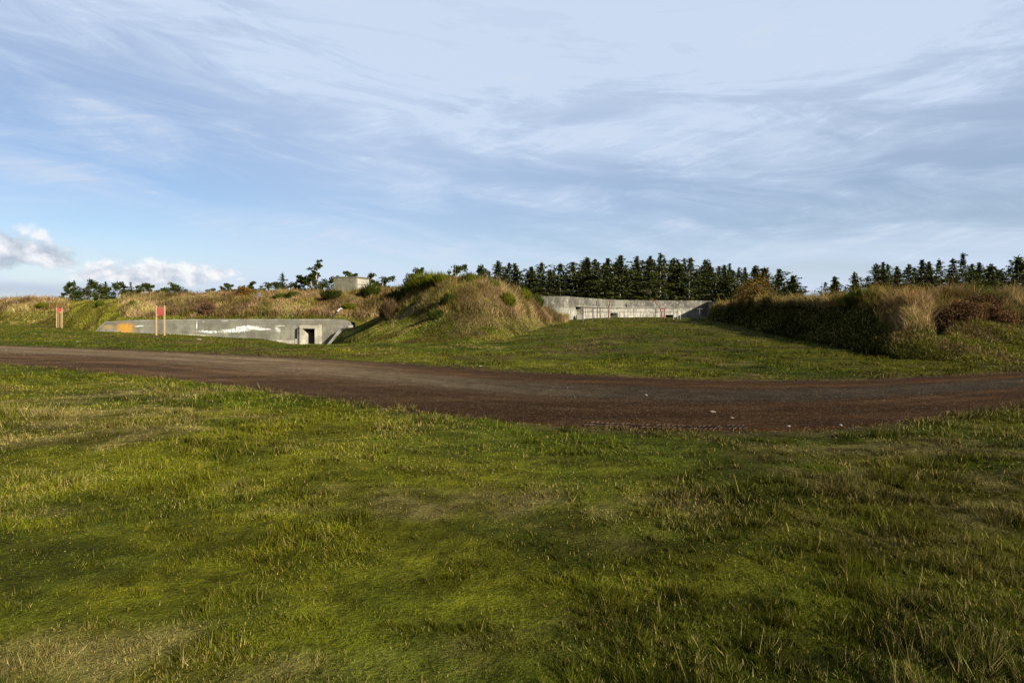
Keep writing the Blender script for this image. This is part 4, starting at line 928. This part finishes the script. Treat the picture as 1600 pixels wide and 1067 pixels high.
def pine_geo(seed, height=5., spread=1.6, lean=.25, pads=11, base=.3, flat=.35, leaf=.16, col=np.array((.034, .042, .008)), n=2600, wind=.35):
    """wind-shaped pine: crooked trunk, flat foliage pads at limb ends"""
    rg = np.random.default_rng(seed); tk = MB(); pts = [np.array((lean*height*(s_**1.5)+rg.normal(0, .03)*height*s_, rg.normal(0, .02)*height, s_*height*.93-.3*(s_ == 0))) for s_ in np.linspace(0, 1, 7)]
    tk.tube(pts, [.022*height*(1-.8*s_) for s_ in np.linspace(0, 1, 7)], 7); cen, rad = [], []
    for i in range(pads):
        s_ = base+(1-base)*(i+rg.random())/pads; f = s_*6; j = min(5, int(f)); P0 = pts[j]+(pts[j+1]-pts[j])*(f-j); th = rg.random()*2*pi
        L = spread*(1.15-.75*s_)*rg.uniform(.5, 1.25); P1 = P0+np.array((math.cos(th)*L+wind*L*.6, math.sin(th)*L, L*rg.uniform(.0, .45)))
        tk.tube([P0, (P0+P1)/2-(0, 0, .05*L), P1], [.010*height*(1.2-s_), .007*height*(1.2-s_), .01], 5, False)
        for q in range(3): cen.append(P1+rg.normal(0, .22, 3)*L*np.array((1, 1, .35))-(P1-P0)*.25*q); rad.append(np.array((.34, .34, flat*.34))*L*rg.uniform(.4, 1.1)+.08)
    cen.append(pts[-1]); rad.append(np.array((.35, .35, .25))*spread*.7)
    V, C = cloud_leaves(rg, np.array(cen), np.array(rad), n, leaf, col, .5); return tk, V, C
PROTO = {}
def proto(key, geo):
    tk, V, C = geo
    tm = tk.mesh('trunk'); tm.materials.append(M_bark); n = len(V)//3; cm = raw_mesh('crown', V, np.full(n, 3), np.arange(3*n), C); cm.materials.append(M_needle); PROTO[key] = (tm, cm, V, C)
proto('dense', conifer_geo(1, 10, 2.9, .06, .10, 1.3, .18, .33, ragged=.1)); proto('full', conifer_geo(2, 10, 3.2, .08, .14, 1.3, .20, .36, ragged=.12)); proto('ragged', conifer_geo(3, 10, 2.8, .16, .28, 1.1, .16, .5, ragged=.25))
proto('spire', conifer_geo(4, 10, 2.1, .10, .15, 1.3, .25, .38)); proto('sparse', conifer_geo(5, 10, 2.3, .25, .36, .9, .15, .55, ragged=.3)); proto('broad', conifer_geo(6, 8, 3.2, .06, .12, 1.3, .18, .34))
proto('tall', conifer_geo(7, 12, 3.0, .15, .22, 1.2, .18, .45, ragged=.2)); proto('young', conifer_geo(8, 7, 2.1, .05, .1, 1.3, .16, .3))
for q_, (a_, b_) in enumerate((('dense2', (10, 2.7, .10, .16, 1.2, .22, .40, .2)), ('full2', (10, 3.0, .14, .18, 1.3, .12, .42, .15)), ('ragged2', (10, 2.6, .10, .34, 1.1, .2, .55, .3)), ('spire2', (10, 1.9, .18, .2, 1.3, .3, .45, .1)), ('sparse2', (10, 2.5, .34, .4, .9, .1, .6, .35)), ('tall2', (12, 2.6, .24, .28, 1.2, .22, .5, .25)), ('broad2', (8, 2.9, .05, .18, 1.3, .1, .42, .15)), ('young2', (7, 2.0, .08, .14, 1.3, .22, .4, .1)))):
    proto(a_, conifer_geo(60+q_, *b_[:7], ragged=b_[7]))
for i in range(7): proto('wind%d' % i, pine_geo(40+i, 5, 1.5+.35*(i % 3), .08+.07*(i % 3), 22+4*(i % 3), .06, flat=.75, wind=.35, leaf=.17, n=3400))
proto('lone', pine_geo(77, 8, 1.75, .0, 24, .20, .5, .19, n=3200, wind=.1))
proto('leafy', pine_geo(78, 5, 1.9, .05, 16, .12, .8, .17, n=3800, wind=.1))
HGT = dict(dense=10, full=10, ragged=10, spire=10, sparse=10, broad=8, tall=12, young=7, lone=7.8, leafy=5.0); HGT.update({k+'2': HGT[k] for k in ('dense', 'full', 'ragged', 'spire', 'sparse', 'broad', 'tall', 'young')}); HGT.update({'wind%d' % i: 5.0 for i in range(7)})
def tree(px, top, D, key, rz, label, group, zb=None, wx=1.0, tilt=0.0, name='conifer_tree', cat='tree'):
    zb = .6 if zb is None else zb; h = row_z(top, D)-zb; sc = h/HGT[key]; tm, cm = PROTO[key][:2]
    r_ = bpy.data.objects.new(name, None); COL.objects.link(r_); r_.location = (at(px, D), D, zb); r_.scale = (sc*wx, sc*wx, sc); r_.rotation_euler = (0, tilt, rz); tag(r_, label, cat, group); r_.empty_display_size = .3
    for nm, me in (('trunk', tm), ('crown', cm)): c = bpy.data.objects.new(nm, me); COL.objects.link(c); c.parent = r_
    return r_
ORD = 'first second third fourth fifth sixth seventh eighth ninth tenth eleventh twelfth thirteenth fourteenth fifteenth sixteenth seventeenth eighteenth nineteenth twentieth twenty-first twenty-second twenty-third twenty-fourth twenty-fifth twenty-sixth twenty-seventh twenty-eighth twenty-ninth thirtieth thirty-first thirty-second'.split()
ADJ = dict(dense='dense dark', full='full broad-limbed', ragged='ragged', spire='slim spire-like', sparse='sparse bare-limbed', broad='broad low', tall='tall open-crowned', young='small pointed')
CEN = [(757, 419, 'sparse'), (779, 406, 'dense'), (797, 411, 'full'), (810, 411, 'spire'), (828, 417, 'full'), (846, 409, 'sparse'), (861, 421, 'dense'), (875, 411, 'sparse'), (893, 410, 'ragged'), (912, 401, 'dense'),
       (926, 405, 'full'), (945, 404, 'spire'), (968, 399, 'full'), (995, 399, 'dense'), (1018, 399, 'spire'), (1031, 394, 'tall'), (1055, 406, 'ragged'), (1064, 405, 'spire'), (1076, 402, 'tall'), (1102, 405, 'full'),
       (1114, 413, 'sparse'), (1130, 413, 'dense'), (1143, 412, 'ragged'), (1165, 417, 'spire'), (1178, 415, 'dense'), (1194, 417, 'broad'), (1219, 421, 'broad'), (1239, 430, 'young')]
rg = np.random.default_rng(9)
for i, (p, y, k) in enumerate(CEN):
    D = 97+(7*((i*5) % 3))-(0 if i % 4 else 4)
    tree(p, y, D, k+('2' if i % 2 else ''), rg.random()*6.28, '%s conifer, %s from the left in the tall row behind the emplacement' % (ADJ[k], ORD[i]), 'tall conifers behind the gun emplacement', wx=rg.uniform(.9, 1.55), tilt=rg.normal(0, .025))
RIG = [(1306, 432, 'young'), (1336, 424, 'dense'), (1370, 412, 'dense'), (1378, 409, 'spire'), (1388, 413, 'full'), (1400, 416, 'spire'), (1418, 413, 'dense'), (1428, 417, 'sparse'), (1442, 405, 'spire'), (1454, 408, 'spire'), (1464, 405, 'sparse'),
       (1490, 403, 'full'), (1505, 395, 'tall'), (1518, 411, 'sparse'), (1531, 410, 'full'), (1546, 414, 'broad'), (1564, 421, 'ragged'), (1590, 399, 'broad'), (1620, 408, 'dense')]
for i, (p, y, k) in enumerate(RIG):
    D = 76+(6*((i*5) % 3)); lab = '%s conifer, %s from the left in the row beyond the right mound' % (ADJ[k], ORD[i])
    tree(p, y, D, k+('2' if i % 2 else ''), rg.random()*6.28, lab, 'conifers beyond the right mound', wx=rg.uniform(1.0, 1.2))
LEF = [(106, 440), (115, 438), (128, 438), (138, 442), (149, 449), (165, 440), (180, 441), (191, 450), (205, 441), (215, 444), (228, 442), (246, 449), (259, 443), (274, 450)]
for i, (p, y) in enumerate(LEF):
    k = ('wind0', 'dense', 'wind2', 'ragged', 'wind4', 'full', 'wind5', 'wind6', 'ragged', 'wind1', 'wind3', 'wind5', 'wind2', 'wind6')[i]; D = 92+4*(i % 3)
    tree(p, y, D, k, rg.uniform(-.5, .5), 'low wind-bent pine, %s from the left beyond the far left bank' % ORD[i], 'wind-bent pines beyond the far left bank', zb=1.2, name='pine_tree', wx=1.15 if k[0] == 'w' else .8)
MID = [(322, 451, 'wind1', 88), (338, 448, 'wind2', 86), (355, 442, 'wind3', 88), (372, 446, 'leafy', 84), (392, 439, 'wind0', 88), (409, 440, 'wind4', 88), (430, 441, 'wind5', 88), (443, 426, 'sparse', 120), (452, 440, 'leafy', 90), (466, 428, 'wind6', 84), (482, 426, 'leafy', 85), (515, 431, 'leafy', 88), (541, 423, 'wind3', 90), (577, 426, 'wind0', 82), (590, 431, 'wind4', 80)]
LB = ['pine just right of the wall joint, lowest at the left end', 'second low pine along the bank crest', 'third low pine with a spreading top on the bank crest', 'rounded low tree behind the orange brown bush', 'pine just right of the orange brown bush', 'dark pine midway along the left bank crest', 'layered low pine left of the tiny distant tree', 'tiny distant thin tree rising over the low pines', 'low rounded tree under the tiny distant tree', 'leaning pine with raised limbs left of the lone tall pine', 'bushy tree at the left foot of the lone tall pine', 'bushy tree between the lone tall pine and the bunker', 'pine poking up behind the bunker roof', 'spreading pine directly right of the bunker', 'lower outer pine right of the bunker']
for (p, y, k, D), lb in zip(MID, LB): tree(p, y, D, k, rg.uniform(-.5, .5), lb, 'pines behind the left bank', zb=2.2, name='pine_tree', wx=1.2 if k[0] == 'w' else 1.0)
tree(497, 405.5, 80, 'lone', .3, 'tall lone pine with open flat-topped crown left of the bunker', None, zb=2.4, name='pine_tree', wx=1.05)
for (p, y, k, D, lb) in ((646, 417.5, 'leafy', 62, 'dark rounded tree behind the left shoulder of the central mound'), (703, 412.5, 'wind4', 62, 'wind-bent pine peeking over the central mound crest'), (737, 416, 'wind2', 70, 'crooked open pine over the right shoulder of the mound')):
    tree(p, y, D, k, .2, lb, None, zb=2.0, name='pine_tree', wx=.9)
# the wood behind: nobody could count it
def woodland():
    Vs, Cs, Fn, Id = [], [], [], []; rg = np.random.default_rng(31); ks = ['dense', 'full2', 'spire', 'broad', 'dense2']; off = 0
    spots = [(p, 118+rg.random()*25, 1) for p in np.arange(765, 1236, 8.5)]+[(p, 100+rg.random()*14, 1.3) for p in np.arange(1290, 1640, 16)]
    for p, D, m in spots:
        V, C = PROTO[ks[rg.integers(0, 5)]][2:4]; q = rg.random(len(V)//3) < .6; q = np.repeat(q, 3); V = V[q]; C = C[q]

        topr = np.interp(p, [760, 800, 860, 910, 960, 1030, 1100, 1160, 1236, 1290, 1340, 1400, 1500, 1640], [430, 420, 426, 412, 408, 406, 410, 422, 445, 446, 434, 424, 415, 420])+rg.uniform(-4, 12); h = row_z(topr, D)-.4; sc = h/9.5; a = rg.random()*6.28
        x = (V[:, 0]*math.cos(a)-V[:, 1]*math.sin(a))*sc*1.25+at(p, D); y = (V[:, 0]*math.sin(a)+V[:, 1]*math.cos(a))*sc*1.25+D; Vs.append(np.stack([x, y, V[:, 2]*sc+.4], 1)); Cs.append(C*.8)
    V = np.concatenate(Vs); C = np.concatenate(Cs); o = tri_obj('woodland', V, C, M_needle); tag(o, 'dark mass of conifer wood filling in behind the front rows of trees', 'wood', kind='stuff')
woodland()
